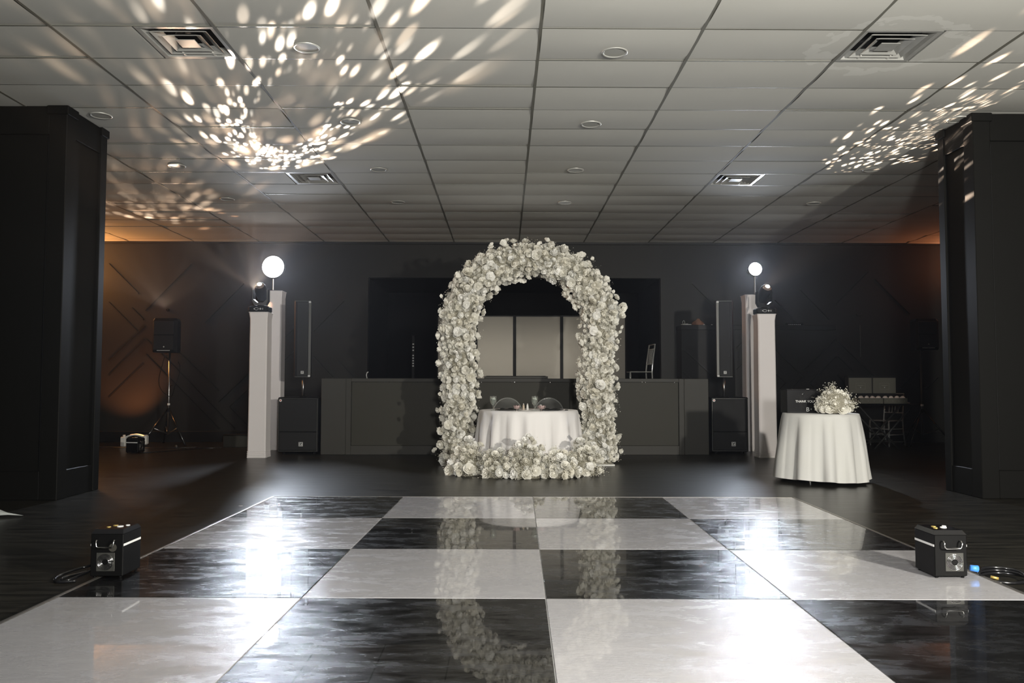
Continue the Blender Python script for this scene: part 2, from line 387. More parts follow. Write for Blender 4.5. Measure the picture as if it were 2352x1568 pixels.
# ------------------------------------------------------------------ mesh helpers
class MB:
    def __init__(s):
        s.v, s.f, s.mi = [], [], []

    def add(s, vs, fs, k=0):
        n = len(s.v)
        s.v += [tuple(p) for p in vs]
        s.f += [tuple(i + n for i in f) for f in fs]
        s.mi += [k] * len(fs)
        return s

    def box(s, x0, x1, y0, y1, z0, z1, k=0, T=None):
        vs = [Vector((x, y, z)) for z in (z0, z1) for y in (y0, y1) for x in (x0, x1)]
        if T is not None:
            vs = [T @ p for p in vs]
        return s.add(vs, [(0, 2, 3, 1), (4, 5, 7, 6), (0, 1, 5, 4), (2, 6, 7, 3), (0, 4, 6, 2), (1, 3, 7, 5)], k)

    def cbox(s, c, e, k=0, T=None):
        return s.box(c[0] - e[0] / 2, c[0] + e[0] / 2, c[1] - e[1] / 2, c[1] + e[1] / 2, c[2] - e[2] / 2, c[2] + e[2] / 2, k, T)

    def bbox(s, x0, x1, y0, y1, z0, z1, b=0.01, k=0):
        """box with chamfered edges"""
        rings = []
        for z, i in ((z0, b), (z0 + b, 0), (z1 - b, 0), (z1, b)):
            X0, X1, Y0, Y1 = x0 + i, x1 - i, y0 + i, y1 - i
            c = b
            rings.append([(X0 + c, Y0, z), (X1 - c, Y0, z), (X1, Y0 + c, z), (X1, Y1 - c, z), (X1 - c, Y1, z), (X0 + c, Y1, z), (X0, Y1 - c, z), (X0, Y0 + c, z)])
        return s.loft(rings, k)

    def loft(s, rings, k=0, caps=True, closed=True):
        n = len(rings[0])
        vs = [p for r in rings for p in r]
        fs = []
        for i in range(len(rings) - 1):
            for j in range(n if closed else n - 1):
                a, b2 = i * n + j, i * n + (j + 1) % n
                fs.append((a, b2, b2 + n, a + n))
        if caps:
            fs.append(tuple(range(n - 1, -1, -1)))
            fs.append(tuple((len(rings) - 1) * n + j for j in range(n)))
        return s.add(vs, fs, k)

    def lathe(s, prof, n=20, c=(0, 0, 0), k=0, caps=True):
        return s.loft([[(c[0] + r * math.cos(2 * PI * j / n), c[1] + r * math.sin(2 * PI * j / n), c[2] + z) for j in range(n)] for r, z in prof], k, caps)

    def tube(s, pts, r, n=8, k=0, caps=True, radii=None):
        pts = [Vector(p) for p in pts]
        rings = []
        up = None
        for i, p in enumerate(pts):
            t = (pts[min(i + 1, len(pts) - 1)] - pts[max(i - 1, 0)]).normalized()
            if up is None:
                up = Vector((0, 0, 1)) if abs(t.z) < 0.9 else Vector((1, 0, 0))
            a = t.cross(up)
            if a.length < 1e-4:
                a = t.cross(Vector((0, 1, 0.3)))
            a.normalize()
            b = t.cross(a).normalized()
            up = -b if b.dot(up) < 0 else b
            rr = radii[i] if radii else r
            rings.append([tuple(p + rr * (math.cos(2 * PI * j / n) * a + math.sin(2 * PI * j / n) * b)) for j in range(n)])
        return s.loft(rings, k, caps)

    def build(s, name, m, parent=None, smooth=False, loc=None, rot=None, auto=None):
        me = bpy.data.meshes.new(name)
        me.from_pydata(s.v, [], s.f)
        for x in (m if isinstance(m, (list, tuple)) else [m]):
            me.materials.append(x)
        if isinstance(m, (list, tuple)):
            me.polygons.foreach_set('material_index', s.mi)
        if smooth:
            me.polygons.foreach_set('use_smooth', [True] * len(me.polygons))
            if auto:
                me.set_sharp_from_angle(angle=math.radians(auto))
        me.validate()
        me.update()
        return link(name, me, parent, loc, rot)


def link(name, me, parent=None, loc=None, rot=None):
    o = bpy.data.objects.new(name, me)
    COL.objects.link(o)
    if parent:
        o.parent = parent
    if loc is not None:
        o.location = loc
    if rot is not None:
        o.rotation_euler = rot
    return o


def tag(o, label=None, cat=None, group=None, kind=None):
    for k, v in (('label', label), ('category', cat), ('group', group), ('kind', kind)):
        if v:
            o[k] = v
    return o


def thing(name, label, cat, loc=(0, 0, 0), rz=0.0, group=None):
    o = bpy.data.objects.new(name, None)
    o.empty_display_size = 0.1
    COL.objects.link(o)
    o.location = loc
    o.rotation_euler = (0, 0, rz)
    return tag(o, label, cat, group)


def copy_tree(o, parent=None):
    c = o.copy()
    COL.objects.link(c)
    if parent:
        c.parent = parent
    for ch in list(o.children):
        copy_tree(ch, c)
    return c


def text_mesh(name, body, size, m, parent, loc, rot=(PI / 2, 0, 0), ext=0.0015, align='LEFT'):
    cu = bpy.data.curves.new(name, 'FONT')
    cu.body = body
    cu.size = size
    cu.extrude = ext
    cu.align_x = align
    tmp = bpy.data.objects.new('tmp', cu)
    COL.objects.link(tmp)
    dg = bpy.context.evaluated_depsgraph_get()
    me = bpy.data.meshes.new_from_object(tmp.evaluated_get(dg))
    bpy.data.objects.remove(tmp)
    me.materials.clear()
    me.materials.append(m)
    return link(name, me, parent, loc, rot)


# ------------------------------------------------------------------ room shell
WX0, WX1, WY0, WY1, CZ = -9.6, 9.9, -4.0, 15.40, 3.753
tag(MB().box(WX0, WX1, WY0, WY1, -0.12, 0).build('floor', M['floor']), 'dark wood look floor with a dull sheen', None, None, 'structure')
S, TL = 1.2192, 0.6096
CX0, CY0 = -2.17273, 6.03498
ceil = tag(MB().box(WX0, WX1, WY0, WY1, CZ + 0.09, CZ + 0.2).box(WX0, WX1, WY0, CY0 - 3 * TL, CZ, CZ + 0.09).build('ceiling', M['plenum']), None, None, None, 'structure')
tag(MB().box(WX0 - 0.15, WX0, WY0, WY1 + 0.15, 0, CZ + 0.2).build('wall_left', M['wall']), None, None, None, 'structure')
tag(MB().box(WX1, WX1 + 0.15, WY0, WY1 + 0.15, 0, CZ + 0.2).build('wall_right', M['wall']), None, None, None, 'structure')
tag(MB().box(WX0, WX1, WY0 - 0.15, WY0, 0, CZ + 0.2).build('wall_front', M['wall']), None, None, None, 'structure')

# back wall with the alcove behind the stage
oL, oR, oT = at(845, 750, WY1).x, at(1518, 750, WY1).x, at(1180, 638, WY1).z
wb = MB()
wb.box(WX0, oL, WY1, WY1 + 0.15, 0, CZ + 0.2).box(oR, WX1, WY1, WY1 + 0.15, 0, CZ + 0.2)
wb.box(oL, oR, WY1, WY1 + 0.15, oT, CZ + 0.2).box(oL, oR, WY1, WY1 + 0.15, 0, 0.9)
wall = tag(wb.build('wall_back', M['wall']), None, None, None, 'structure')
al = MB()
al.box(oL - 0.1, oL, WY1 + 0.15, 18.0, 0.8, oT + 0.1).box(oR, oR + 0.1, WY1 + 0.15, 18.0, 0.8, oT + 0.1)
al.box(oL - 0.1, oR + 0.1, 18.0, 18.1, 0.8, oT + 0.1).box(oL - 0.1, oR + 0.1, WY1 + 0.15, 18.1, oT, oT + 0.1)
al.box(oL - 0.1, oR + 0.1, WY1 + 0.15, 18.1, 0.80, 0.90)
tag(al.build('wall_alcove', M['alcove']), None, None, None, 'structure')

# diagonal mouldings on the back wall, each its own strip
SEGS = [(250, 694, 318, 762), (250, 827, 334, 747), (334, 712, 384, 661), (250, 862, 333, 778), (250, 912, 330, 834),
        (336, 779, 381, 822), (381, 822, 539, 985), (336, 814, 504, 985), (413, 811, 503, 897), (502, 922, 571, 857),
        (526, 934, 600, 864), (526, 934, 569, 979), (303, 707, 330, 734), (649, 779, 700, 728), (649, 830, 690, 789),
        (720, 760, 790, 690), (720, 819, 765, 867), (776, 828, 813, 867), (384, 661, 440, 605), (250, 606, 318, 674), (470, 740, 560, 650),
        (1924, 782, 2007, 863), (1924, 817, 1961, 852), (1922, 860, 1945, 883), (1780, 688, 1830, 738),
        (1838, 664, 1905, 733), (2068, 892, 2117, 845), (2126, 897, 2155, 868), (1920, 700, 1995, 625), (2010, 640, 2090, 720),
        (1640, 700, 1590, 650)]


def strip(x0, z0, x1, z1, Y, parent, wd=0.028, dp=0.018):
    a, b = Vector((x0, 0, z0)), Vector((x1, 0, z1))
    L_ = (b - a).length
    ang = math.atan2(b.z - a.z, b.x - a.x)
    m_ = MB().loft([[(-L_ / 2, 0, -wd / 2), (-L_ / 2, -dp, -wd / 2 + 0.004), (-L_ / 2, -dp, wd / 2 - 0.004), (-L_ / 2, 0, wd / 2)],
                    [(L_ / 2, 0, -wd / 2), (L_ / 2, -dp, -wd / 2 + 0.004), (L_ / 2, -dp, wd / 2 - 0.004), (L_ / 2, 0, wd / 2)]])
    return m_.build('moulding', M['trim'], parent, loc=((x0 + x1) / 2, Y, (z0 + z1) / 2), rot=(0, -ang, 0))


for (a, b, c, d) in SEGS:
    p, q = at(a, b, WY1), at(c, d, WY1)
    strip(p.x, p.z, q.x, q.z, WY1, wall)
MB().bbox(WX0, -3.1, WY1 - 0.02, WY1, 0, 0.20, 0.005).build('baseboard_back', M['trim'], wall)
MB().bbox(5.8, WX1, WY1 - 0.02, WY1, 0, 0.20, 0.005).build('baseboard_back', M['trim'], wall)
MB().bbox(WX0, WX1, WY1 - 0.03, WY1, CZ - 0.05, CZ, 0.005).build('crown_trim', M['trim'], wall)

# half-height block to the right of the stage
bx0, bx1 = at(1566, 800, 14.95).x, at(1920, 800, 14.95).x
bz = at(1700, 746, 14.95).z
blk = thing('half_wall', 'black half-height partition with chevron mouldings right of the stage', 'partition', ((bx0 + bx1) / 2, 15.17, 0))
hw = (bx1 - bx0) / 2
MB().box(-hw, hw, -0.2, 0.22, 0, bz - 0.09).build('body', M['wall'], blk)
MB().bbox(-hw - 0.01, hw + 0.01, -0.225, 0.22, bz - 0.09, bz, 0.006).build('cap_rail', M['trim'], blk)
for (a, b, c, d) in [(1782, 802, 1846, 866), (1847, 851, 1921, 779), (1861, 880, 1921, 819), (1861, 880, 1905, 924), (1783, 859, 1806, 880), (1806, 880, 1785, 901), (1568, 800, 1641, 867), (1568, 853, 1610, 892), (1692, 800, 1720, 772), (1692, 850, 1720, 822), (1846, 866, 1800, 912)]:
    p, q = at(a, b, 14.97), at(c, d, 14.97)
    o = strip(p.x, p.z, q.x, q.z, -0.2, blk)
    o.location.x -= (bx0 + bx1) / 2

# ceiling tiles, each one its own board, sagging a little
rnd = random.Random(4)


def tile_mesh(idx):
    vs, fs = [], []
    nx, ny = 4, 3
    sag = rnd.uniform(0.006, 0.020)
    tx = rnd.uniform(-0.009, 0.009)
    for j in range(ny + 1):
        for i in range(nx + 1):
            u, v = i / nx, j / ny
            z = -sag * (1 - (2 * v - 1) ** 2) * (0.6 + 0.4 * (1 - (2 * u - 1) ** 2)) + tx * (v - 0.5)
            vs.append(((u - 0.5) * (S - 0.026), (v - 0.5) * (TL - 0.010), z))
    for j in range(ny):
        for i in range(nx):
            a = j * (nx + 1) + i
            fs.append((a, a + nx + 1, a + nx + 2, a + 1))
    me = bpy.data.meshes.new('ceiling_tile')
    me.from_pydata(vs, [], fs)
    me.materials.append(M['tile'])
    me.polygons.foreach_set('use_smooth', [True] * len(fs))
    return me


TM = [tile_mesh(i) for i in range(9)]
C_MIN, C_MAX = -6, 9
vents = [(-1, 0, 1), (4, 0, 0), (-1, 7, 1), (4, 7, 0)]       # column, row, which half of the bay (1 = right)
vent_cells = {(c, r): h for c, r, h in vents}
for c in range(C_MIN, C_MAX):
    for r in range(-2, 16):
        x0, y0 = CX0 + c * S, CY0 + r * TL
        if y0 > WY1 or x0 < WX0 - 0.3 or x0 + S > WX1 + 0.3:
            continue
        if (c, r) in vent_cells:
            h = vent_cells[(c, r)]
            xa = x0 + (0 if h else S / 2)
            MB().box(xa + 0.012, xa + S / 2 - 0.012, y0 + 0.005, y0 + TL - 0.005, CZ, CZ + 0.012).build('ceiling_tile', M['tile'], ceil)
            continue
        link('ceiling_tile', rnd.choice(TM), ceil, (x0 + S / 2, y0 + TL / 2, CZ + rnd.uniform(0, 0.002)), (rnd.uniform(-0.008, 0.008), 0, 0))
for c in range(C_MIN, C_MAX + 1):
    x = CX0 + c * S
    MB().box(-0.013, 0.013, CY0 - 3 * TL, WY1, CZ - 0.004, CZ + 0.03).build('main_runner', M['tbar'], ceil, loc=(x, 0, 0))
for r in range(-2, 16):
    y = CY0 + r * TL
    MB().box(WX0, WX1, -0.0055, 0.0055, CZ - 0.001, CZ + 0.02).build('cross_tee', M['crossbar'], ceil, loc=(0, y, 0))


# four-way air diffusers
def make_diffuser():
    t = thing('ceiling_vent', '', 'vent', (0, 0, CZ))
    h = 0.297

    def frame(o, i, z0, z1, name, m):
        vs = []
        for rr, z in ((o, z0), (i, z1)):
            vs += [(-rr, -rr, z), (rr, -rr, z), (rr, rr, z), (-rr, rr, z)]
        for rr, z in ((i, z1 + 0.004), (o, z0 + 0.004)):
            vs += [(-rr, -rr, z), (rr, -rr, z), (rr, rr, z), (-rr, rr, z)]
        fs = []
        for k in range(4):
            for j in range(4):
                a, b = k * 4 + j, k * 4 + (j + 1) % 4
                c, d = ((k + 1) % 4) * 4 + (j + 1) % 4, ((k + 1) % 4) * 4 + j
                fs.append((a, b, c, d))
        MB().add(vs, fs).build(name, m, t)
    frame(h, h - 0.035, -0.003, -0.001, 'outer_frame', M['dif'])
    MB().box(-h + 0.03, h - 0.03, -h + 0.03, h - 0.03, 0.075, 0.08).build('back_plate', M['dark'], t)
    frame(h - 0.035, h - 0.075, 0.0, 0.055, 'louvre', M['dif'])
    frame(0.215, 0.15, -0.002, 0.040, 'louvre', M['dif'])
    frame(0.150, 0.085, -0.004, 0.030, 'louvre', M['dif'])
    MB().bbox(-0.075, 0.075, -0.075, 0.075, -0.006, 0.0, 0.002).build('centre_plate', M['dif'], t)
    for x in (-0.12, 0.12):
        MB().box(x - 0.006, x + 0.006, 0.19, 0.27, 0.002, 0.03).build('bracket', M['white'], t)
    MB().lathe([(0.11, 0.045), (0.11, 0.06)], 18).build('damper', M['blk'], t)
    for sx in (-1, 1):
        MB().tube([(sx * 0.10, 0.14, 0.02), (sx * 0.02, 0.04, 0.012)], 0.005, 5).build('linkage', M['chrome'], t)
    return t


dif = make_diffuser()
VLAB = ['square ceiling vent nearest the camera, upper left among the light petals', 'square ceiling vent nearest the camera, upper right with stained tile around it',
        'small far ceiling vent above the left back light', 'small far ceiling vent above the right back light']
for i, (c, r, h) in enumerate(vents):
    o = dif if i == 0 else copy_tree(dif)
    o.location = (CX0 + c * S + (0.75 if h else 0.25) * S, CY0 + (r + 0.5) * TL, CZ)
    tag(o, VLAB[i], 'vent', 'square ceiling vents')


def make_downlight():
    t = thing('ceiling_downlight', '', 'light', (0, 0, CZ))
    MB().lathe([(0.105, 0.0), (0.104, -0.007), (0.094, -0.009), (0.086, -0.004), (0.084, 0.0)], 28, caps=False).build('trim_ring', M['ring'], t, smooth=True)
    MB().lathe([(0.085, -0.003), (0.085, -0.0005)], 28).build('lens', M['lens_off'], t)
    return t


dl = make_downlight()
DP = [(708, 107, 'half lit by a petal of light, beside the upper left vent'), (1411, 119, 'large and alone at the top right of centre'), (230, 261, 'next to the top of the left pillar'),
      (808, 278, 'at the right rim of the swirl of light petals'), (1357, 284, 'second from the camera in the row right of centre'), (403, 379, 'among soft streaks right of the left pillar'),
      (873, 388, 'to the right of the far left vent'), (1325, 389, 'third from the camera in the row right of centre'), (519, 456, 'small and far, above and left of the left back light'),
      (917, 463, 'small and far, farthest of the row left of the arch'), (1300, 467, 'small and far, just above right of the flower arch'), (1880, 466, 'small and far, above right of the right back light'),
      (2015, 388, 'at the lower rim of the right patch of light petals'), (2190, 272, 'crossed by light petals beside the right pillar'), (1750, 100, '')]
for i, (px, py, s_) in enumerate(DP[:-1]):
    k = (CZ - 0.004 - CAM_H)
    d = (px - 1176) / F_PX * _r + _fw + (784 - py) / F_PX * _u
    P = d * (k / d.z) + Vector((0, 0, CAM_H))
    o = dl if i == 0 else copy_tree(dl)
    cc = math.floor((P.x - CX0) / S)
    rr_ = math.floor((P.y - CY0) / TL)
    o.location = (CX0 + (cc + 0.5) * S, min(max(P.y, CY0 + (rr_) * TL + 0.2), CY0 + (rr_ + 1) * TL - 0.2), CZ - 0.012)
    tag(o, 'round unlit ceiling downlight ' + s_, 'light', 'round ceiling downlights')


# the two pillars
def pillar(side, xin, xout, y0, y1, label):
    t = thing('pillar', label, 'pillar', ((xin + xout) / 2, (y0 + y1) / 2, 0))
    t['kind'] = 'structure'
    cx, cy = t.location.x, t.location.y
    xa, xb = min(xin, xout) - cx, max(xin, xout) - cx
    ya, yb = y0 - cy, y1 - cy
    MB().box(xa + 0.03, xb - 0.03, ya + 0.03, yb - 0.03, 0, CZ).build('core', M['pillar'], t)
    sx = 1 if side == 'L' else -1        # the inner side faces the room's middle
    ix = xb if side == 'L' else xa
    ox = xa if side == 'L' else xb

    def bx(name, a0, a1, b0, b1, z0, z1, m=M['pillar']):
        MB().bbox(min(a0, a1), max(a0, a1), min(b0, b1), max(b0, b1), z0, z1, 0.006).build(name, m, t)
    # corner posts
    bx('corner_post', ix - sx * 0.17, ix, ya, ya + 0.17, 0, CZ - 0.005)
    bx('corner_post', ix - sx * 0.17, ix, yb - 0.12, yb, 0, CZ - 0.005)
    bx('corner_post', ox, ox + sx * 0.17, ya, ya + 0.17, 0, CZ - 0.005)
    # small caps on the posts
    bx('post_cap', ix - sx * 0.19, ix + sx * 0.015, ya - 0.015, ya + 0.19, CZ - 0.09, CZ - 0.004)
    bx('post_cap', ix - sx * 0.14, ix + sx * 0.015, yb - 0.14, yb + 0.015, CZ - 0.09, CZ - 0.004)
    # rails of the panelled faces
    bx('bottom_rail', ox + sx * 0.17, ix - sx * 0.17, ya + 0.006, ya + 0.04, 0, 0.27)
    bx('top_rail', ox + sx * 0.17, ix - sx * 0.17, ya + 0.006, ya + 0.04, CZ - 0.28, CZ - 0.01)
    bx('bottom_rail', ix - sx * 0.04, ix - sx * 0.006, ya + 0.17, yb - 0.12, 0, 0.27)
    bx('top_rail', ix - sx * 0.04, ix - sx * 0.006, ya + 0.17, yb - 0.12, CZ - 0.28, CZ - 0.01)
    bx('edge_bead', ix - sx * 0.19, ix - sx * 0.174, ya + 0.018, ya + 0.03, 0.27, CZ - 0.3, M['trim'])
    return t


pillar('L', -4.19, -5.85, 7.80, 8.60, 'wide black panelled pillar at the left edge beside the clear chair')
pillar('R', 4.575, 6.2, 7.90, 8.56, 'wide black panelled pillar at the right edge with specks of light on top')

# ------------------------------------------------------------------ stage
SY = 12.72
sL, sR = at(737, 950, SY).x, at(1628, 950, SY).x
s_t = at(1176, 869, SY).z
stg = thing('stage', 'dark olive panelled stage front with raised floor behind the flower arch', 'stage', ((sL + sR) / 2, SY, 0))
sw = (sR - sL) / 2
rl, rr2 = at(806, 950, SY).x - stg.location.x, at(1560, 950, SY).x - stg.location.x
MB().box(-sw, sw, 0.12, 2.66, 0.72, 0.85).build('stage_floor', M['alcove'], stg)
MB().bbox(-sw, rl - 0.08, 0.0, 0.14, 0, s_t, 0.006).build('side_panel', M['stage_f'], stg)
MB().bbox(rr2 + 0.08, sw, 0.0, 0.14, 0, s_t, 0.006).build('side_panel', M['stage_f'], stg)
MB().bbox(rl - 0.08, rl, 0.004, 0.14, 0, s_t - 0.001, 0.004).build('stile', M['stage_f'], stg)
MB().bbox(rr2, rr2 + 0.08, 0.004, 0.14, 0, s_t - 0.001, 0.004).build('stile', M['stage_f'], stg)
MB().bbox(rl, rr2, 0.004, 0.14, s_t - 0.055, s_t, 0.004).build('top_rail', M['stage_f'], stg)
MB().bbox(rl, rr2, 0.004, 0.10, 0, 0.14, 0.004).build('bottom_rail', M['stage_f'], stg)
nP = 3
MB().box(rl, rr2, 0.065, 0.12, 0.02, s_t - 0.06).build('leak_blocker', M['alcove'], stg)  # unseen board added behind the panels to stop light leaking through the seams
for i in range(nP):
    a = rl + (rr2 - rl) * i / nP
    b = rl + (rr2 - rl) * (i + 1) / nP
    MB().bbox(a + 0.002, b - 0.002, 0.035, 0.06, 0.14, s_t - 0.055, 0.003).build('recessed_panel', M['stage'], stg)
for px in (817, 884, 893, 959, 967, 1106, 1175, 1182, 1236, 1264, 1476, 1483, 1550):
    P = at(px, 878, SY)
    MB().lathe([(0.007, 0), (0.005, 0.006), (0.002, 0.008)], 8).build('screw', M['chrome'], stg, loc=(P.x - stg.location.x, 0.034, P.z), rot=(PI / 2, 0, 0))
MB().box(-sw, -sw + 0.04, 0.14, 2.2, 0, 1.0).build('side_wall', M['stage'], stg)
MB().box(sw - 0.04, sw, 0.14, 2.2, 0, 1.0).build('side_wall', M['stage'], stg)

# low black mixer case on the ledge
P0, P1 = at(1112, 868, SY + 0.07), at(1258, 868, SY + 0.07)
t = thing('equipment_case', 'low flat black case lying on the stage ledge under the arch', 'case', ((P0.x + P1.x) / 2, SY + 0.075, s_t))
MB().bbox(-(P1.x - P0.x) / 2, (P1.x - P0.x) / 2, -0.06, 0.06, 0, 0.035, 0.004).build('body', M['stage_f'], t)
MB().bbox(-0.46, 0.46, -0.045, 0.045, 0.035, 0.042, 0.002).build('lid', M['blk'], t)

# folding grey scrim screen
FY = 13.9
ft = at(1176, 724, FY).z
pts = [1095 - 92, 1093, 1182, 1290, 1385, 1438]
screen = thing('folding_screen', 'black framed screen of warm grey panels standing on the stage inside the arch', 'screen', (at(1230, 800, FY).x, FY, 0.85))
zig = [0.12, 0.02, 0.0, 0.0, 0.05, 0.30]
for i in range(5):
    A = at(pts[i], 800, FY + zig[i]); B = at(pts[i + 1], 800, FY + zig[i + 1])
    A.z = B.z = 0
    o_ = screen.location
    A2, B2 = Vector((A.x - o_.x, zig[i], 0)), Vector((B.x - o_.x, zig[i + 1], 0))
    L_ = (B2 - A2).length
    ang = math.atan2(B2.y - A2.y, B2.x - A2.x)
    T = Matrix.Translation(A2) @ Matrix.Rotation(ang, 4, 'Z')
    hgt = ft - 0.85
    f = MB()
    for (a, b, c, d) in ((0.0, 0.026, 0, hgt), (L_ - 0.026, L_, 0, hgt), (0.024, L_ - 0.024, 0, 0.03), (0.024, L_ - 0.024, hgt - 0.02, hgt)):
        f.box(a, b, -0.012, 0.012, c, d, 0, T)
    fr = f.build('panel_frame', M['blk'], screen)
    MB().box(0.022, L_ - 0.022, -0.004, 0.004, 0.028, hgt - 0.018, 0, T).build('scrim', M['gray_scrim'], fr)

# ------------------------------------------------------------------ dance floor
DX, DY, DA = 0.26708, 7.81523, -0.0166
df = thing('dance_floor', 'glossy black and white chequered dance floor with metal edging', 'dance floor', (DX, DY, 0), DA)
MB().box(-2 * S, 2 * S, -7 * S, 0, 0, 0.024).build('underlay', M['seam'], df)
pm = {}
for nm, m_ in (('w', 'dwhite'), ('b', 'dblack')):
    g_ = 0.0028
    mb = MB().bbox(g_ - S / 2, S / 2 - g_, g_ - S / 2, S / 2 - g_, 0.018, 0.030, 0.0015)
    o = mb.build('floor_panel', M[m_], df)
    pm[nm] = o.data
    bpy.data.objects.remove(o)
for j in range(7):
    for i in range(4):
        c = 'b' if (i + j) % 2 == 0 else 'w'
        link('floor_panel', pm[c], df, ((i - 1.5) * S, -(j + 0.5) * S, 0))


def ramp(name, p0, p1, nrm):
    """low aluminium ramp along an edge"""
    p0, p1, nrm = Vector(p0), Vector(p1), Vector(nrm)
    sec = [(0.0, 0.0), (0.0, 0.031), (0.006, 0.032), (0.020, 0.032), (0.075, 0.004), (0.075, 0.0)]
    MB().loft([[tuple(p + nrm * a + Vector((0, 0, z))) for a, z in sec] for p in (p0, p1)]).build(name, M['alu'], df)


for j in range(7):
    for sx in (-1, 1):
        ramp('edge_ramp', (sx * 2 * S, -j * S - 0.002, 0), (sx * 2 * S, -(j + 1) * S + 0.002, 0), (sx, 0, 0))
for i in range(4):
    ramp('edge_ramp', ((i - 2) * S + 0.002, 0, 0), ((i - 1) * S - 0.002, 0, 0), (0, 0.4, 0))


# ------------------------------------------------------------------ flowers
def rose_mesh(name, kind, m, rng):
    mb = MB()

    def petal(phi, wdt, r0, r1, h0, h1, curl, skew):
        vs = []
        nu, nv = 3, 3
        for j in range(nv):
            v = j / (nv - 1)
            for i in range(nu):
                u = i / (nu - 1) * 2 - 1
                a = phi + u * wdt * (0.55 + 0.55 * math.sin(PI * min(1, 0.25 + v * 0.6)))
                r = r0 + (r1 - r0) * (v ** 0.8) - (1 - abs(u)) * 0.02
                z = h0 + (h1 - h0) * v - abs(u) ** 2 * 0.18 * v
                if j == nv - 1:
                    r += curl * (1 - 0.4 * abs(u))
                    z -= abs(curl) * 0.4
                vs.append((r * math.cos(a + skew * v), r * math.sin(a + skew * v), z))
        fs = [(j * nu + i, j * nu + i + 1, (j + 1) * nu + i + 1, (j + 1) * nu + i) for j in range(nv - 1) for i in range(nu - 1)]
        mb.add(vs, fs)
    if kind == 'open':
        mb.lathe([(0.02, 0.15), (0.24, 0.3), (0.26, 0.52), (0.10, 0.70)], 6)
        rings = [(3, 0.05, 0.26, 0.3, 0.82, 0.01, 1.0), (4, 0.12, 0.48, 0.1, 0.76, 0.03, 0.9), (5, 0.2, 0.74, -0.1, 0.64, 0.06, 0.78), (6, 0.25, 0.96, -0.3, 0.40, 0.07, 0.66)]
    else:
        mb.lathe([(0.02, -0.1), (0.36, 0.1), (0.40, 0.5), (0.2, 0.85)], 6)
        rings = [(3, 0.2, 0.36, 0.2, 1.0, -0.08, 1.0), (4, 0.2, 0.66, -0.2, 0.85, -0.02, 0.9), (5, 0.2, 0.82, -0.35, 0.60, 0.03, 0.72)]
    for k, (n, r0, r1, h0, h1, cu, wd) in enumerate(rings):
        off = rng.uniform(0, 2 * PI)
        for i in range(n):
            petal(off + 2 * PI * i / n + rng.uniform(-0.12, 0.12), wd, r0, r1 * rng.uniform(0.9, 1.08), h0, h1 * rng.uniform(0.92, 1.08), cu * rng.uniform(0.5, 1.4), rng.uniform(-0.15, 0.15))
    me = bpy.data.meshes.new(name)
    me.from_pydata(mb.v, [], mb.f)
    me.materials.append(m)
    me.polygons.foreach_set('use_smooth', [True] * len(me.polygons))
    return me


rng = random.Random(11)
ROSES = []
for m_ in (M['petal'], M['petal'], M['petal2'], M['petal3']):
    ROSES.append(rose_mesh('rose', 'open', m_, rng))
    ROSES.append(rose_mesh('rose', 'open', m_, rng))
    ROSES.append(rose_mesh('rose', 'bud', m_, rng))


def rose_rot(nrm, rng, jit=0.7):
    n = (Vector(nrm).normalized() + Vector((rng.uniform(-jit, jit), rng.uniform(-jit, jit), rng.uniform(-jit, jit)))).normalized()
    return n.to_track_quat('Z', 'Y').to_euler(), n


def joined_roses(name, items, parent, rngx):
    """the small, far-side roses joined into one part"""
    vs, fs = [], []
    for (p, e, s_, k) in items:
        me = ROSES[k]
        T = Matrix.Translation(p) @ e.to_matrix().to_4x4() @ Matrix.Scale(s_, 4)
        n = len(vs)
        vs += [tuple(T @ v.co) for v in me.vertices]
        fs += [tuple(i + n for i in pl.vertices) for pl in me.polygons]
    me = bpy.data.meshes.new(name)
    me.from_pydata(vs, [], fs)
    me.materials.append(M['petal'])
    me.polygons.foreach_set('use_smooth', [True] * len(me.polygons))
    o = link(name, me, parent)
    o['kind'] = 'stuff'
    return o


OCT_F = [(0, 2, 4), (2, 1, 4), (1, 3, 4), (3, 0, 4), (2, 0, 5), (1, 2, 5), (3, 1, 5), (0, 3, 5)]


def gypsophila(name, sprigs, parent, rngx, size=0.0052, per=9, spread=0.035):
    """sprigs = list of (point, direction, length)"""
    vs, fs, mi = [], [], []
    for p, d, ln in sprigs:
        p = Vector(p); d = Vector(d).normalized()
        tip = p + d * ln
        side = d.orthogonal().normalized()
        for q in range(per):
            e = p + d * ln * rngx.uniform(0.65, 1.1) + Vector((rngx.gauss(0, spread), rngx.gauss(0, spread), rngx.gauss(0, spread)))
            s_ = size * rngx.uniform(0.6, 1.25)
            n = len(vs)
            for a in ((s_, 0, 0), (-s_, 0, 0), (0, s_, 0), (0, -s_, 0), (0, 0, s_), (0, 0, -s_)):
                vs.append(tuple(e + Vector(a)))
            fs += [tuple(i + n for i in f) for f in OCT_F]
            mi += [0] * 8
            # twig
            b0 = p + d * ln * 0.3
            n = len(vs)
            w_ = side * 0.0011
            w2 = d.cross(side) * 0.0011
            vs += [tuple(b0 + w_), tuple(b0 - w_), tuple(b0 + w2), tuple(e)]
            fs += [(n, n + 1, n + 3), (n + 1, n + 2, n + 3), (n + 2, n, n + 3)]
            mi += [1] * 3
    me = bpy.data.meshes.new(name)
    me.from_pydata(vs, [], fs)
    me.materials.append(M['gyp']); me.materials.append(M['stem'])
    me.polygons.foreach_set('material_index', mi)
    o = link(name, me, parent)
    o['kind'] = 'stuff'
    return o


# the arch: two legs and a round top
AX, AY, AR, AZ = 0.325, 11.20, 0.955, 1.86
arch = thing('flower_arch', 'tall arch of white roses and babys breath standing over the sweetheart table', 'flower arch', (AX, AY, 0))


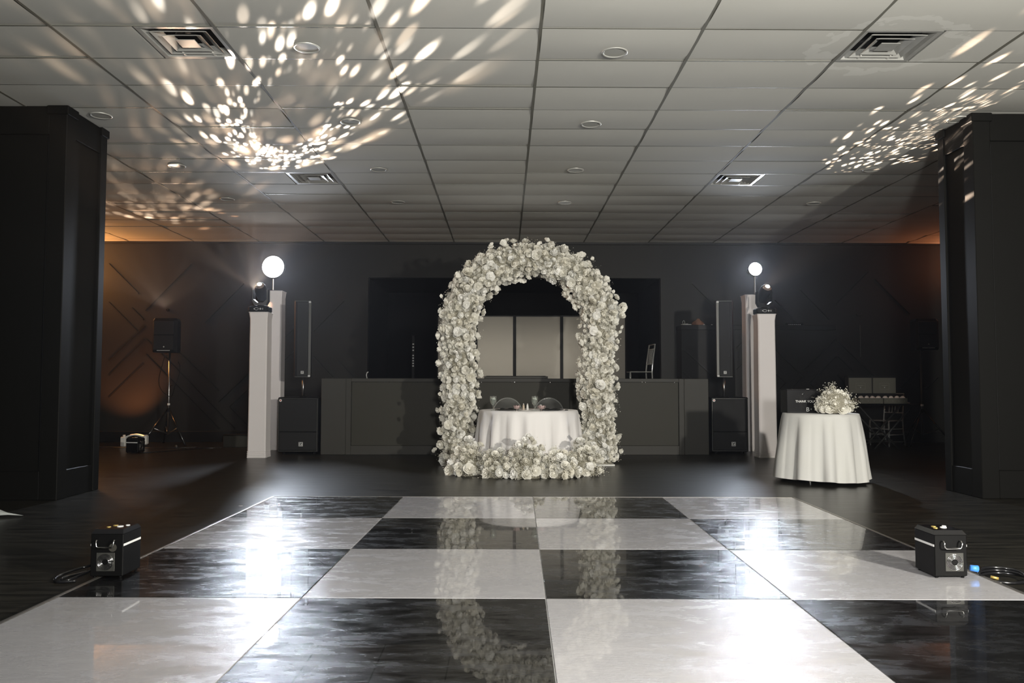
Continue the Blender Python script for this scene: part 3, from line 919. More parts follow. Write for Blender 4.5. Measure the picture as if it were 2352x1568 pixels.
def arch_c(s):
    """centre line, s from 0 (left foot) to 1 (right foot): point, tangent"""
    top = PI * AR
    tot = 2 * AZ + top
    d = s * tot
    if d < AZ:
        k = d / AZ
        return Vector((-AR + 0.03 * math.sin(k * PI) - 0.02 * (1 - k), 0, d)), Vector((0, 0, 1))
    if d > AZ + top:
        k = (tot - d) / AZ
        return Vector((AR + 0.03 - 0.04 * math.sin(k * PI * 0.9) + 0.06 * (1 - k) * 0, 0, tot - d)), Vector((0, 0, -1))
    a = PI - (d - AZ) / AR
    return Vector((AR * math.cos(a) + 0.03 * (1 - abs(math.cos(a))) + 0.015 * (math.cos(a) + 1), 0, AZ + AR * 0.99 * math.sin(a))), Vector((math.sin(a), 0, -math.cos(a)))


ARCH_LEN = 2 * AZ + PI * AR


def arch_r(s):
    return 0.184 + 0.022 * mnoise.noise(Vector((s * 14, 3, 0))) + 0.03 * math.exp(-((s - 0.36) / 0.1) ** 2) + 0.02 * math.exp(-((s - 0.66) / 0.09) ** 2)


core = []
NS = 90
for i in range(NS + 1):
    s = i / NS
    p, t_ = arch_c(s)
    side = Vector((0, 1, 0))
    nx = t_.cross(side).normalized()
    r = arch_r(s) * 0.80
    ring = []
    for j in range(16):
        a = 2 * PI * j / 16
        rr_ = r * (1 + 0.16 * mnoise.noise(Vector((s * 60, math.cos(a) * 2, math.sin(a) * 2))))
        q = p + rr_ * (math.cos(a) * nx + 0.8 * math.sin(a) * side)
        ring.append((q.x, q.y, max(q.z, 0.01)))
    core.append(ring)
MB().loft(core).build('foliage_core', M['moss'], arch, smooth=True)
for sx in (-1, 1):
    MB().bbox(sx * AR - 0.21, sx * AR + 0.19, -0.2, 0.2, 0, 0.022, 0.004).build('base_board', M['white'], arch)

cands = []
rng = random.Random(5)
cell = 0.078
placed = []


def try_place(p, rad, store, k=0.80):
    for q, r2 in store:
        if (q - p).length < (rad + r2) * k:
            return False
    store.append((p, rad))
    return True


for n_ in range(9000):
    s = rng.random()
    p, t_ = arch_c(s)
    nx = t_.cross(Vector((0, 1, 0))).normalized()
    a = rng.uniform(0, 2 * PI)
    nrm = (math.cos(a) * nx + math.sin(a) * Vector((0, 1, 0)))
    rad = rng.choice((0.036, 0.043, 0.05, 0.056, 0.063, 0.07, 0.076))
    off = arch_r(s) * rng.uniform(0.84, 1.16)
    if rng.random() < 0.07:
        off += rng.uniform(0.04, 0.11)
    q = p + Vector((nrm.x * off, nrm.y * off * 0.82, nrm.z * off))
    if q.z < 0.05:
        continue
    if try_place(q, rad, placed, 0.60):
        cands.append((q, nrm, rad))
front = sorted(cands, key=lambda c: c[0].y - c[2] * 1.5 + (0.25 if c[1].y > 0.25 else 0))
indiv, rest = front[:300], front[300:]
for (q, nrm, rad) in indiv:
    e, n = rose_rot(nrm, rng)
    k = rng.randrange(len(ROSES))
    s_ = rad * rng.uniform(0.95, 1.1)
    o = link('rose', ROSES[k], arch, q - n * s_ * 0.35, e)
    o.scale = (s_, s_, s_ * rng.uniform(0.85, 1.2))
items = []
for (q, nrm, rad) in rest:
    e, n = rose_rot(nrm, rng)
    items.append((q - n * rad * 0.35, e, rad, rng.randrange(len(ROSES))))
joined_roses('rose_mass', items, arch, rng)
spr = []
for i in range(1050):
    s = rng.random()
    p, t_ = arch_c(s)
    nx = t_.cross(Vector((0, 1, 0))).normalized()
    a = rng.uniform(0, 2 * PI) if rng.random() < 0.4 else rng.uniform(PI + 0.1, 2 * PI - 0.1)
    nrm = (math.cos(a) * nx + math.sin(a) * Vector((0, 1, 0)))
    r = arch_r(s) * 0.84
    q = p + Vector((nrm.x * r, nrm.y * r * 0.82, nrm.z * r))
    if q.z < 0.03:
        continue
    spr.append((q, nrm + Vector((rng.gauss(0, 0.4), rng.gauss(0, 0.4), rng.gauss(0, 0.4))), rng.uniform(0.03, 0.10)))
gypsophila('babys_breath', spr, arch, rng, per=8)


# low arrangements on the floor before the table
def floor_flowers(cx, cy, rx, ry, hz, n, label, seed):
    R = random.Random(seed)
    t = thing('flower_arrangement', label, 'flowers', (cx, cy, 0), 0, 'low white flower arrangements before the table')
    mb = MB()
    rings = []
    for i in range(7):
        a = i / 6 * PI / 2
        rings.append([(rx * 0.85 * math.cos(a) * math.cos(b), ry * 0.85 * math.cos(a) * math.sin(b), max(0.0, hz * 0.72 * math.sin(a))) for b in [2 * PI * k / 14 for k in range(14)]])
    rings[-1] = [(x * 0.05, y * 0.05, hz * 0.72) for x, y, z in rings[0]]
    mb.loft(rings).build('foliage_core', M['moss'], t, smooth=True)
    MB().lathe([(rx * 0.7, 0), (rx * 0.72, 0.02)], 16).build('tray', M['white'], t)
    store = []
    for q in range(2500):
        b, a = R.uniform(0, 2 * PI), math.asin(R.uniform(0.02, 1))
        nrm = Vector((math.cos(a) * math.cos(b), math.cos(a) * math.sin(b), math.sin(a)))
        rad = R.choice((0.042, 0.05, 0.055, 0.062, 0.072))
        f = R.uniform(0.82, 1.0) if R.random() < 0.8 else R.uniform(1.05, 1.35)
        p = Vector((nrm.x * rx * f, nrm.y * ry * f, max(rad * 0.8, nrm.z * hz * f)))
        if nrm.y > 0.5 or len(store) >= n:
            continue
        if try_place(p, rad, store, 0.62):
            e, nn = rose_rot(nrm + Vector((0, -0.25, 0.1)), R, 0.3)
            k = R.randrange(len(ROSES))
            o = link('rose', ROSES[k], t, p - nn * rad * 0.3, e)
            o.scale = (rad, rad, rad)
    spr = []
    for i in range(105):
        b, a = R.uniform(PI * 0.95, 2.05 * PI), math.asin(R.uniform(0.0, 1))
        nrm = Vector((math.cos(a) * math.cos(b), math.cos(a) * math.sin(b), math.sin(a)))
        spr.append(((nrm.x * rx * 0.8, nrm.y * ry * 0.8, nrm.z * hz * 0.8 + 0.01), nrm + Vector((R.gauss(0, 0.3), 0, R.uniform(0, 0.6))), R.uniform(0.05, 0.13)))
    gypsophila('babys_breath', spr, t, R, per=8, spread=0.03)


def fpos(px, Y):
    return at(px, 1000, Y).x


FFL = [(1078, 9.98, 0.20, 0.20, 0.36, 34, 'leftmost low mound of white roses on the floor, tall and leaning by the arch leg', 21),
       (1143, 9.78, 0.19, 0.20, 0.27, 30, 'low mound of white roses second from left before the white cloth', 22),
       (1212, 9.70, 0.19, 0.20, 0.38, 34, 'tallest middle mound of white roses on the floor in front of the table', 23),
       (1283, 9.74, 0.20, 0.20, 0.25, 32, 'low wide mound of white roses right of the tallest middle mound', 24),
       (1342, 9.98, 0.19, 0.19, 0.37, 34, 'rightmost mound of white roses on the floor by the right arch leg', 25)]
for (px, Y, rx, ry, hz, n, lab, sd) in FFL:
    floor_flowers(fpos(px, Y), Y, rx, ry, hz, n + 14, lab, sd)

# a lone petal
P = at(552, 1163, 7.42)
pt = MB().loft([[(x * k_ * 0.022, y * k_ * 0.013, 0.002 + 0.005 * k_ * k_) for x, y in [(math.cos(a), math.sin(a)) for a in [2 * PI * j / 10 for j in range(10)]]] for k_ in (1, 0.6, 0.2)], caps=True)
tag(pt.build('petal', M['petal3'], smooth=True, loc=(-2.35, 7.42, 0)), 'single white petal lying on the dark floor by the dance floor corner', 'petal')


# ------------------------------------------------------------------ tables with cloths
def round_table(cx, cy, R, H, name, label, cloth_label, m, nf, amp, flare, hem, seed, leg_label=True, top_th=0.02):
    Rn = random.Random(seed)
    t = thing(name, label, 'table', (cx, cy, 0), 0)
    MB().lathe([(R - 0.01, H - 0.028), (R, H - 0.022), (R, H - 0.008), (R - 0.005, H - 0.004)], 40).build('tabletop', M['white'], t)
    for k in range(4):
        a = PI / 4 + k * PI / 2
        x, y = math.cos(a) * R * 0.62, math.sin(a) * R * 0.62
        MB().tube([(x, y, H - 0.03), (x * 1.1, y * 1.1, 0.0)], 0.014, 8).build('leg', M['chrome'], t)
    # cloth
    N = 260
    rows = 22
    ph = [Rn.uniform(0, 2 * PI) for _ in range(6)]
    kk = [nf, int(nf * 0.5) + 1, int(nf * 1.6), 3]

    def fold(a):
        w1 = math.sin(kk[0] * a + ph[0] + 1.1 * math.sin(2 * a + ph[1]))
        v = 1.15 * (abs(w1) ** 0.7 * (1 if w1 > 0 else -0.55)) + 0.30 * math.sin(int(kk[1]) * a + ph[2]) + 0.22 * math.sin(int(kk[2]) * a + ph[3] + math.sin(3 * a))
        return v - 0.2
    rings = [[(0.001 * math.cos(2 * PI * j / N), 0.001 * math.sin(2 * PI * j / N), H + 0.002) for j in range(N)],
             [((R - 0.012) * math.cos(2 * PI * j / N), (R - 0.012) * math.sin(2 * PI * j / N), H + 0.002) for j in range(N)],
             [((R + 0.002) * math.cos(2 * PI * j / N), (R + 0.002) * math.sin(2 * PI * j / N), H - 0.001) for j in range(N)]]
    for i in range(1, rows + 1):
        v = i / rows
        ring = []
        for j in range(N):
            a = 2 * PI * j / N
            f = fold(a)
            z0 = hem + 0.012 * math.sin(2 * a + ph[4]) + 0.006 * f
            z = (H - 0.004) * (1 - v) + z0 * v
            rr = R + 0.006 + flare * (v ** 0.8) + amp * (v ** 0.7) * f * (0.9 + 0.1 * math.sin(7 * v + 3 * a))
            ring.append((rr * math.cos(a), rr * math.sin(a), z))
        rings.append(ring)
    cl = MB().loft(rings, caps=False).build('tablecloth', m, smooth=True, loc=(cx, cy, 0))
    tag(cl, cloth_label, 'tablecloth')
    return t


TX = at(1214, 943, 10.95).x
round_table(TX, 10.95, 0.645, 0.745, 'sweetheart_table', 'round sweetheart table hidden by its white cloth inside the flower arch',
            'white floor-length cloth on the sweetheart table inside the arch', M['cloth'], 16, 0.050, 0.06, 0.03, 3)
CXT = at(1884, 948, 9.28).x
round_table(CXT, 9.28, 0.405, 0.765, 'card_table', 'small round card table with clear legs hidden under a cloth on the right',
            'ivory cloth in deep folds on the small round card table', M['cloth2'], 11, 0.040, 0.085, 0.045, 9)


# ------------------------------------------------------------------ things on the sweetheart table
def top_pt(px, py_guess, Y, z):
    return Vector((at(px, py_guess, Y).x, Y, z))


TT = 0.7475


def make_goblet():
    t = thing('water_goblet', '', 'glass')
    MB().lathe([(0.001, 0.0), (0.036, 0.0), (0.036, 0.004), (0.010, 0.012), (0.0075, 0.03), (0.010, 0.05), (0.016, 0.062)], 18, caps=False).build('stem', M['glass'], t, smooth=True)
    MB().lathe([(0.008, 0.062), (0.030, 0.085), (0.041, 0.12), (0.0425, 0.15), (0.0395, 0.185), (0.038, 0.185), (0.041, 0.15), (0.039, 0.12), (0.028, 0.088), (0.006, 0.067)], 20, caps=False).build('bowl', M['glass'], t, smooth=True)
    MB().lathe([(0.0395, 0.1835), (0.041, 0.185), (0.0395, 0.1865), (0.038, 0.185), (0.0395, 0.1835)], 24, caps=False).build('rim', M['chrome'], t, smooth=True)
    MB().lathe([(0.006, 0.069), (0.027, 0.089), (0.0375, 0.12), (0.0395, 0.15), (0.0395, 0.158)], 20).build('water', M['glass'], t, smooth=True)
    # ice glitter
    for k in range(4):
        a = k * 1.7
        T = Matrix.Translation((0.017 * math.cos(a), 0.017 * math.sin(a), 0.148 + 0.004 * k)) @ Euler((a, 0.4, a * 2)).to_matrix().to_4x4()
        MB().cbox((0, 0, 0), (0.022, 0.02, 0.018), 0, T).build('ice_cube', M['salt'], t)
    return t


gob = make_goblet()
gob.location = top_pt(1133, 940, 10.62, TT)
tag(gob, 'stemmed water goblet with ice at the left end of the sweetheart table', 'glass', 'stemmed water goblets')
g2 = copy_tree(gob)
g2.location = top_pt(1228, 940, 10.55, TT)
tag(g2, 'stemmed water goblet with ice right of the salt and pepper shakers', 'glass', 'stemmed water goblets')


def make_shaker(m, label, px):
    t = thing('shaker', label, 'shaker', top_pt(px, 940, 10.62, TT + 0.009), 0, 'salt and pepper shakers')
    MB().lathe([(0.016, 0), (0.017, 0.01), (0.014, 0.05), (0.010, 0.068)], 12).build('body', m, t, smooth=True, auto=50)
    MB().lathe([(0.0105, 0.068), (0.0115, 0.074), (0.009, 0.084), (0.003, 0.089)], 12).build('cap', M['chrome'], t, smooth=True)


make_shaker(M['pepper'], 'beige pepper shaker with metal cap, left of the pair on the saucer', 1202.5)
make_shaker(M['salt'], 'white salt shaker with metal cap, right of the pair on the saucer', 1211.5)
tag(MB().lathe([(0.001, 0.002), (0.06, 0.001), (0.085, 0.007), (0.084, 0.0095), (0.055, 0.005), (0.001, 0.006)], 24, caps=False).build('saucer', M['china'], smooth=True, loc=top_pt(1207, 940, 10.62, TT)),
    'white saucer holding the salt and pepper shakers', 'saucer')


def napkin_cup(px, label, flower):
    t = thing('dessert_cup', label, 'cup', top_pt(px, 940, 10.50, TT), 0.3, 'dusty pink stemmed cups')
    MB().lathe([(0.001, 0), (0.020, 0.0), (0.018, 0.004), (0.006, 0.010), (0.006, 0.022)], 14, caps=False).build('foot', M['chrome'], t, smooth=True)
    rings = []
    for r, z in ((0.010, 0.020), (0.032, 0.034), (0.041, 0.056), (0.037, 0.070)):
        rings.append([(r * (1 + 0.12 * math.cos(6 * a)) * math.cos(a), r * (1 + 0.12 * math.cos(6 * a)) * math.sin(a), z + (0.005 * math.cos(6 * a) if z > 0.06 else 0)) for a in [2 * PI * j / 24 for j in range(24)]])
    MB().loft(rings).build('bowl', M['pinkglass'], t, smooth=True)
    if flower:
        o = link('blossom', ROSES[9], t, (-0.012, 0, 0.066), (0, 0, 0))
        o.scale = (0.020,) * 3
        for sx in (-1, 1):
            MB().tube([(sx * 0.038, 0, 0.06), (sx * 0.055, 0, 0.062), (sx * 0.052, 0, 0.04), (sx * 0.036, 0, 0.036)], 0.0025, 6).build('handle', M['pinkglass'], t, smooth=True)
    return t


napkin_cup(1187, 'small dusty pink scalloped cup left of the shakers', False)
napkin_cup(1244, 'small dusty pink cup with handles and white blossom, right of the goblet', True)


def place_setting(px, lab):
    x = at(px, 940, 10.62).x
    t = thing('dinner_plate', 'black charger plate ' + lab, 'plate', (x, 10.72, TT), 0, 'black charger plates')
    MB().lathe([(0.001, 0.002), (0.09, 0.001), (0.16, 0.010), (0.158, 0.013), (0.085, 0.006), (0.001, 0.006)], 32, caps=False).build('plate_body', M['blk_gloss'], t, smooth=True)
    n = thing('napkin', 'folded black napkin ' + lab, 'napkin', (x + 0.01, 10.70, TT + 0.007), 0, 'folded black napkins')
    vs, fs = [], []
    for j in range(5):
        for i in range(7):
            u, v = i / 6, j / 4
            vs.append(((u - 0.5) * 0.20, (v - 0.5) * 0.10, 0.004 + 0.020 * abs(math.sin(u * 5.3 + v)) * (0.5 + v * 0.5)))
    for j in range(4):
        for i in range(6):
            a = j * 7 + i
            fs.append((a, a + 1, a + 8, a + 7))
    MB().add(vs, fs).build('fold', M['napkin'], n, smooth=True)
    f = tag(MB().box(-0.09, 0.02, -0.004, 0.004, 0, 0.002).loft([[(0.02, -0.003, 0), (0.02, 0.003, 0), (0.02, 0.003, 0.002), (0.02, -0.003, 0.002)], [(0.05, -0.011, 0.004), (0.05, 0.011, 0.004), (0.05, 0.011, 0.006), (0.05, -0.011, 0.006)], [(0.09, -0.009, 0.002), (0.09, 0.009, 0.002), (0.09, 0.009, 0.004), (0.09, -0.009, 0.004)]]).build('fork', M['blk_gloss'], None, loc=(x - 0.01, 10.52, TT)),
            'black fork in front of the plate ' + lab, 'fork', 'black forks')


place_setting(1165, 'at the left seat of the sweetheart table')
place_setting(1268, 'at the right seat of the sweetheart table')
o = tag(MB().lathe([(0.001, 0), (0.022, 0), (0.024, 0.006), (0.018, 0.010), (0.001, 0.011)], 14, caps=False).build('coaster', M['blk_gloss'], loc=top_pt(1301, 940, 10.70, TT)), 'tiny black dish at the right end of the sweetheart table', 'dish')


# clear chairs with an oval back
def make_ghost():
    t = thing('clear_chair', '', 'chair')
    R = 0.19
    MB().bbox(-R - 0.01, R + 0.01, -0.20, 0.20, 0.43, 0.455, 0.01).build('seat', M['sheet'], t)
    for sx in (-1, 1):
        MB().tube([(sx * 0.17, -0.17, 0.43), (sx * 0.19, -0.19, 0.0)], 0.014, 8).build('leg', M['clear'], t, smooth=True)
        MB().tube([(sx * 0.17, 0.17, 0.43), (sx * 0.19, 0.23, 0.0)], 0.014, 8).build('leg', M['clear'], t, smooth=True)
    # oval back: rim and sheet
    pts, inner = [], []
    for k in range(25):
        a = -0.25 * PI + 1.5 * PI * k / 24
        pts.append((0.215 * math.cos(a), 0.20 + 0.05 * (0.5 + 0.5 * math.sin(a)), 0.655 + 0.225 * math.sin(a)))
    MB().tube(pts, 0.009, 8).build('back_rim', M['white' if False else 'clear'], t, smooth=True)
    c = [(0, 0.22, 0.655)]
    f = [(0, i + 1, i + 2) for i in range(24)]
    bk = MB().add(c + pts, f)
    bk.build('backrest', M['sheet'], t, smooth=True)
    return t


gh = make_ghost()
gh.location = (at(1166, 925, 11.95).x, 11.97, 0)
tag(gh, 'clear chair with round back behind the left half of the sweetheart table', 'chair', 'clear round-backed chairs')
g3 = copy_tree(gh)
g3.location = (at(1263, 925, 11.95).x, 11.97, 0)
tag(g3, 'clear chair with round back behind the right half of the sweetheart table', 'chair', 'clear round-backed chairs')
g4 = copy_tree(gh)
g4.location = (-4.50, 6.714, 0)
g4.rotation_euler = (0, 0, PI + 0.8)
tag(g4, 'clear chair cut off by the left edge of the picture, by the pillar', 'chair', 'clear round-backed chairs')
# sash
vs, fs = [], []
for j in range(13):
    v = j / 12
    for i in range(7):
        u = i / 6
        x = -4.60 + u * (0.33 + 0.07 * v + 0.26 * v ** 7)
        y = 6.80 + 0.025 * math.cos(u * 11 + v * 2) - 0.03 * v + (v ** 5) * 0.05 * u
        z = 0.47 * (1 - v) ** 1.15 + 0.008 + 0.015 * abs(math.sin(u * 6)) * v
        vs.append((x, y, z))
for j in range(12):
    for i in range(6):
        a = j * 7 + i
        fs.append((a, a + 1, a + 8, a + 7))
o = MB().add(vs, fs).build('chair_sash', M['sash'], smooth=True)
md = o.modifiers.new('thick', 'SOLIDIFY'); md.thickness = 0.002
tag(o, 'sheer white sash trailing from the clear chair at the left edge onto the floor', 'sash')


# ------------------------------------------------------------------ clear chiavari chairs
def make_chiavari():
    t = thing('chiavari_chair', '', 'chair')
    w_, d_ = 0.19, 0.19
    MB().bbox(-w_ - 0.01, w_ + 0.01, -d_ - 0.01, d_ + 0.01, 0.435, 0.455, 0.006).build('seat', M['clear'], t)
    for sx in (-1, 1):
        rad = [0.013, 0.017, 0.013, 0.017, 0.013, 0.013]
        MB().tube([(sx * w_, -d_, 0.435), (sx * w_, -d_, 0.36), (sx * w_, -d_, 0.3), (sx * w_, -d_, 0.2), (sx * w_, -d_, 0.1), (sx * w_, -d_, 0.0)], 0.013, 8, radii=rad).build('leg', M['clear'], t, smooth=True)
        MB().tube([(sx * w_, d_ + 0.06, 0.0), (sx * w_, d_ + 0.01, 0.25), (sx * w_, d_, 0.45), (sx * w_ * 0.98, d_ + 0.02, 0.65), (sx * w_ * 0.96, d_ + 0.06, 0.92)], 0.013, 8).build('back_post', M['clear'], t, smooth=True)
        for z in (0.30, 0.20):
            MB().tube([(sx * w_, -d_, z), (sx * w_, d_, z)], 0.010, 8, radii=None).build('stretcher', M['clear'], t, smooth=True)
    for z in (0.30, 0.20):
        MB().tube([(-w_, -d_, z), (w_, -d_, z)], 0.010, 8).build('stretcher', M['clear'], t, smooth=True)
    for z, y in ((0.92, 0.06), (0.84, 0.045), (0.58, 0.015)):
        MB().tube([(-w_ * 0.97, d_ + y, z), (w_ * 0.97, d_ + y, z)], 0.010, 8).build('back_rail', M['clear'], t, smooth=True)
    for x in (-0.09, -0.03, 0.03, 0.09):
        MB().tube([(x, d_ + 0.015, 0.58), (x, d_ + 0.045, 0.84)], 0.008, 6).build('spindle', M['clear'], t, smooth=True)
    return t


ch = make_chiavari()
ch.location = (at(2036, 960, 14.65).x, 14.66, 0)
ch.rotation_euler = (0, 0, -PI / 2 + 0.5)
tag(ch, 'clear chiavari chair behind the black gift table at the right', 'chair', 'clear chiavari chairs')
c2 = copy_tree(ch)
c2.location = (at(1466, 843, 14.3).x, 14.3, 0.85)
c2.rotation_euler = (0, 0, -PI / 2 + 0.1)
tag(c2, 'clear chiavari chair up on the stage right of the grey screen', 'chair', 'clear chiavari chairs')

# ------------------------------------------------------------------ card box and bouquet
HT = 0.7675
cb0 = at(1808, 946, 9.25)
t = thing('card_box', 'glossy black card box lettered THANK YOU on the ivory cloth', 'box', (at(1845, 946, 9.39).x, 9.39, HT))
bw = (at(1898, 946, 9.29).x - at(1808, 946, 9.29).x)
bh = at(1840, 893, 9.29).z - at(1840, 946, 9.29).z
x0 = at(1808, 946, 9.29).x - t.location.x
MB().bbox(x0, x0 + bw, -0.10, 0.12, 0, bh, 0.003).build('body', M['blk_gloss'], t)
MB().bbox(x0 - 0.003, x0 + bw + 0.003, -0.103, 0.123, bh, bh + 0.008, 0.002).build('lid', M['blk_gloss'], t)
MB().box(0.02, 0.05, -0.06, -0.045, bh + 0.008, bh + 0.011).build('slot_trim', M['letter'], t)
lx = at(1827, 920, 9.29).x - t.location.x
text_mesh('lettering', 'THANK YOU', 0.036, M['letter'], t, (lx, -0.101, at(1830, 924, 9.29).z - HT), ext=0.0008)
text_mesh('lettering', 'B', 0.068, M['letter'], t, (at(1851, 920, 9.29).x - t.location.x, -0.101, at(1830, 944.5, 9.29).z - HT), ext=0.0008)
text_mesh('lettering', '+', 0.038, M['letter2'], t, (at(1860.5, 920, 9.29).x - t.location.x, -0.101, at(1830, 942, 9.29).z - HT), ext=0.0008)
P = at(1843, 906, 9.29)
MB().tube([(P.x - t.location.x - 0.004, -0.101, P.z - HT), (P.x - t.location.x + 0.006, -0.101, P.z - HT + 0.012)], 0.002, 5).build('glint_mark', M['letter2'], t)

bq = thing('bouquet', 'round bridal bouquet of white roses and babys breath beside the card box', 'bouquet', (at(1916, 946, 9.07).x, 9.07, HT))
R = random.Random(77)
MB().lathe([(0.05, 0.0), (0.17, 0.02), (0.19, 0.10), (0.14, 0.21), (0.03, 0.255)], 18).build('foliage_core', M['moss'], bq, smooth=True)
store = []
for q in range(4000):
    a, z = R.uniform(0, 2 * PI), R.uniform(0, 1)
    nrm = Vector((math.cos(a) * math.sqrt(1 - z * z), math.sin(a) * math.sqrt(1 - z * z), z))
    rad = R.choice((0.056, 0.064, 0.070))
    p = Vector((nrm.x * 0.185, nrm.y * 0.175, 0.060 + nrm.z * 0.195))
    if len(store) < 46 and try_place(p, rad, store, 0.52):
        e, nn = rose_rot(nrm, R, 0.2)
        o = link('rose', ROSES[R.choice((0, 1, 3, 4, 9, 10))], bq, p - nn * rad * 0.4, e)
        o.scale = (rad,) * 3
spr = []
for i in range(60):
    a, z = R.uniform(0, 2 * PI), R.uniform(0.0, 1)
    nrm = Vector((math.cos(a) * math.sqrt(1 - z * z), math.sin(a) * math.sqrt(1 - z * z), z))
    spr.append(((nrm.x * 0.17, nrm.y * 0.17, 0.05 + nrm.z * 0.19), nrm + Vector((0, 0, 0.3)), R.uniform(0.03, 0.10)))
gypsophila('babys_breath', spr, bq, R, per=9, spread=0.02)

# ------------------------------------------------------------------ gift table
GY = 14.08
gx0, gx1 = at(1945, 926, GY).x, at(2098, 926, GY).x
gz = at(2000, 927, GY - 0.25).z
t = thing('gift_table', 'black folding table carrying two gift boxes at the right back', 'table', ((gx0 + gx1) / 2, GY, 0))
gw = (gx1 - gx0) / 2
MB().bbox(-gw, gw, -0.25, 0.25, gz - 0.03, gz, 0.006).build('tabletop', M['blk'], t)
for sx in (-1, 1):
    for sy in (-1, 1):
        MB().tube([(sx * gw * 0.8, sy * 0.2, gz - 0.03), (-sx * gw * 0.35, sy * 0.2, 0.0)], 0.013, 8).build('leg', M['rim'], t, smooth=True)
for sy in (-1, 1):
    MB().tube([(-gw * 0.5, sy * 0.19, 0.12), (gw * 0.5, sy * 0.19, 0.12)], 0.009, 6).build('brace', M['rim'], t)


def gift_box(px0, px1, lx0, lx1, label, nfav, flab):
    Y = GY - 0.13
    a, b = at(px0, 915, Y).x, at(px1, 915, Y).x
    t = thing('gift_box', label, 'box', ((a + b) / 2, Y, gz), 0, 'open olive gift boxes')
    h = at(2000, 905, Y).z - at(2000, 926, Y).z
    ww = (b - a) / 2
    tr = MB()
    tr.box(-ww, ww, -0.11, -0.105, 0, h * 0.62).box(-ww, ww, 0.105, 0.11, 0, h * 0.62).box(-ww, -ww + 0.005, -0.105, 0.105, 0, h * 0.62).box(ww - 0.005, ww, -0.105, 0.105, 0, h * 0.62).box(-ww, ww, -0.11, 0.11, 0, 0.004)
    tr.build('tray', M['olive'], t)
    for k in range(4):
        x = -ww + ww * 2 * (k + 0.5) / 4
        MB().box(x - 0.012, x + 0.012, -0.1115, -0.110, h * 0.28, h * 0.32).build('print_mark', M['print'], t)
    # upright lid
    la, lb = at(lx0, 885, Y + 0.16).x - t.location.x, at(lx1, 885, Y + 0.16).x - t.location.x
    z0, z1 = at(2000, 903, Y + 0.16).z - gz, at(2000, 867.5, Y + 0.16).z - gz
    lid = MB().bbox(la, lb, 0.15, 0.18, z0, z1, 0.003).build('lid', M['olive'], t)
    MB().box(la - 0.01, lb + 0.01, 0.18, 0.30, 0.0, z1 + 0.03).build('lid_back', M['olive_in'], t)
    cx = (la + lb) / 2
    zc = (z0 + z1) / 2 - 0.01
    fr = MB()
    for (p, q, r_, s_) in ((-0.08, 0.08, 0.05, 0.053), (-0.08, 0.08, -0.053, -0.05), (-0.08, -0.077, -0.05, 0.05), (0.077, 0.08, -0.05, 0.05)):
        fr.box(cx + p, cx + q, 0.1485, 0.150, zc + r_, zc + s_)
    fr.build('label_outline', M['print'], lid)
    MB().box(cx - 0.055, cx + 0.055, 0.1485, 0.150, zc + 0.012, zc + 0.018).box(cx - 0.032, cx + 0.032, 0.1485, 0.150, zc + 0.002, zc + 0.006).build('label_print', M['print'], lid)
    MB().lathe([(0.007, 0), (0.007, 0.0015)], 10).build('label_dot', M['letter'], lid, loc=(cx, 0.150, zc - 0.022), rot=(PI / 2, 0, 0))
    for k in range(nfav):
        x = t.location.x - ww + ww * 2 * (k + 0.5) / nfav
        f = MB()
        RR = random.Random(k + int(px0))
        rings = []
        for rr_, z in ((0.030, 0.0), (0.045, 0.025), (0.040, 0.05), (0.018, 0.068)):
            rings.append([(rr_ * RR.uniform(0.85, 1.15) * math.cos(q), 0.9 * rr_ * math.sin(q), z + RR.uniform(-0.004, 0.004)) for q in [2 * PI * j / 10 for j in range(10)]])
        f.loft(rings)
        o = f.build('favour_pouch', M['favour'], smooth=True, loc=(x, Y - 0.045, gz + 0.062), rot=(0, 0, k))
        tag(o, 'blush paper favour pouch in the ' + flab + ' gift box, ' + ['leftmost', 'second from left', 'third from left', 'rightmost'][k], 'favour', 'favour pouches in the ' + flab + ' box')
    return t


gift_box(1968, 2021, 1950, 2002, 'open dark olive gift box, left one on the black folding table', 4, 'left')
gift_box(2024, 2077, 2005, 2057, 'open dark olive gift box, right one on the black folding table', 4, 'right')
P = at(2080, 912, GY - 0.15)
o = MB().tube([(0, 0, 0.008), (0.03, -0.01, 0.016), (0.07, 0, 0.010)], 0.008, 7, radii=[0.016, 0.012, 0.005]).build('tissue_twist', M['favour'], smooth=True, loc=(P.x - 0.005, GY - 0.17, gz))
tag(o, 'twist of blush tissue sticking out at the right end of the gift table', 'tissue')


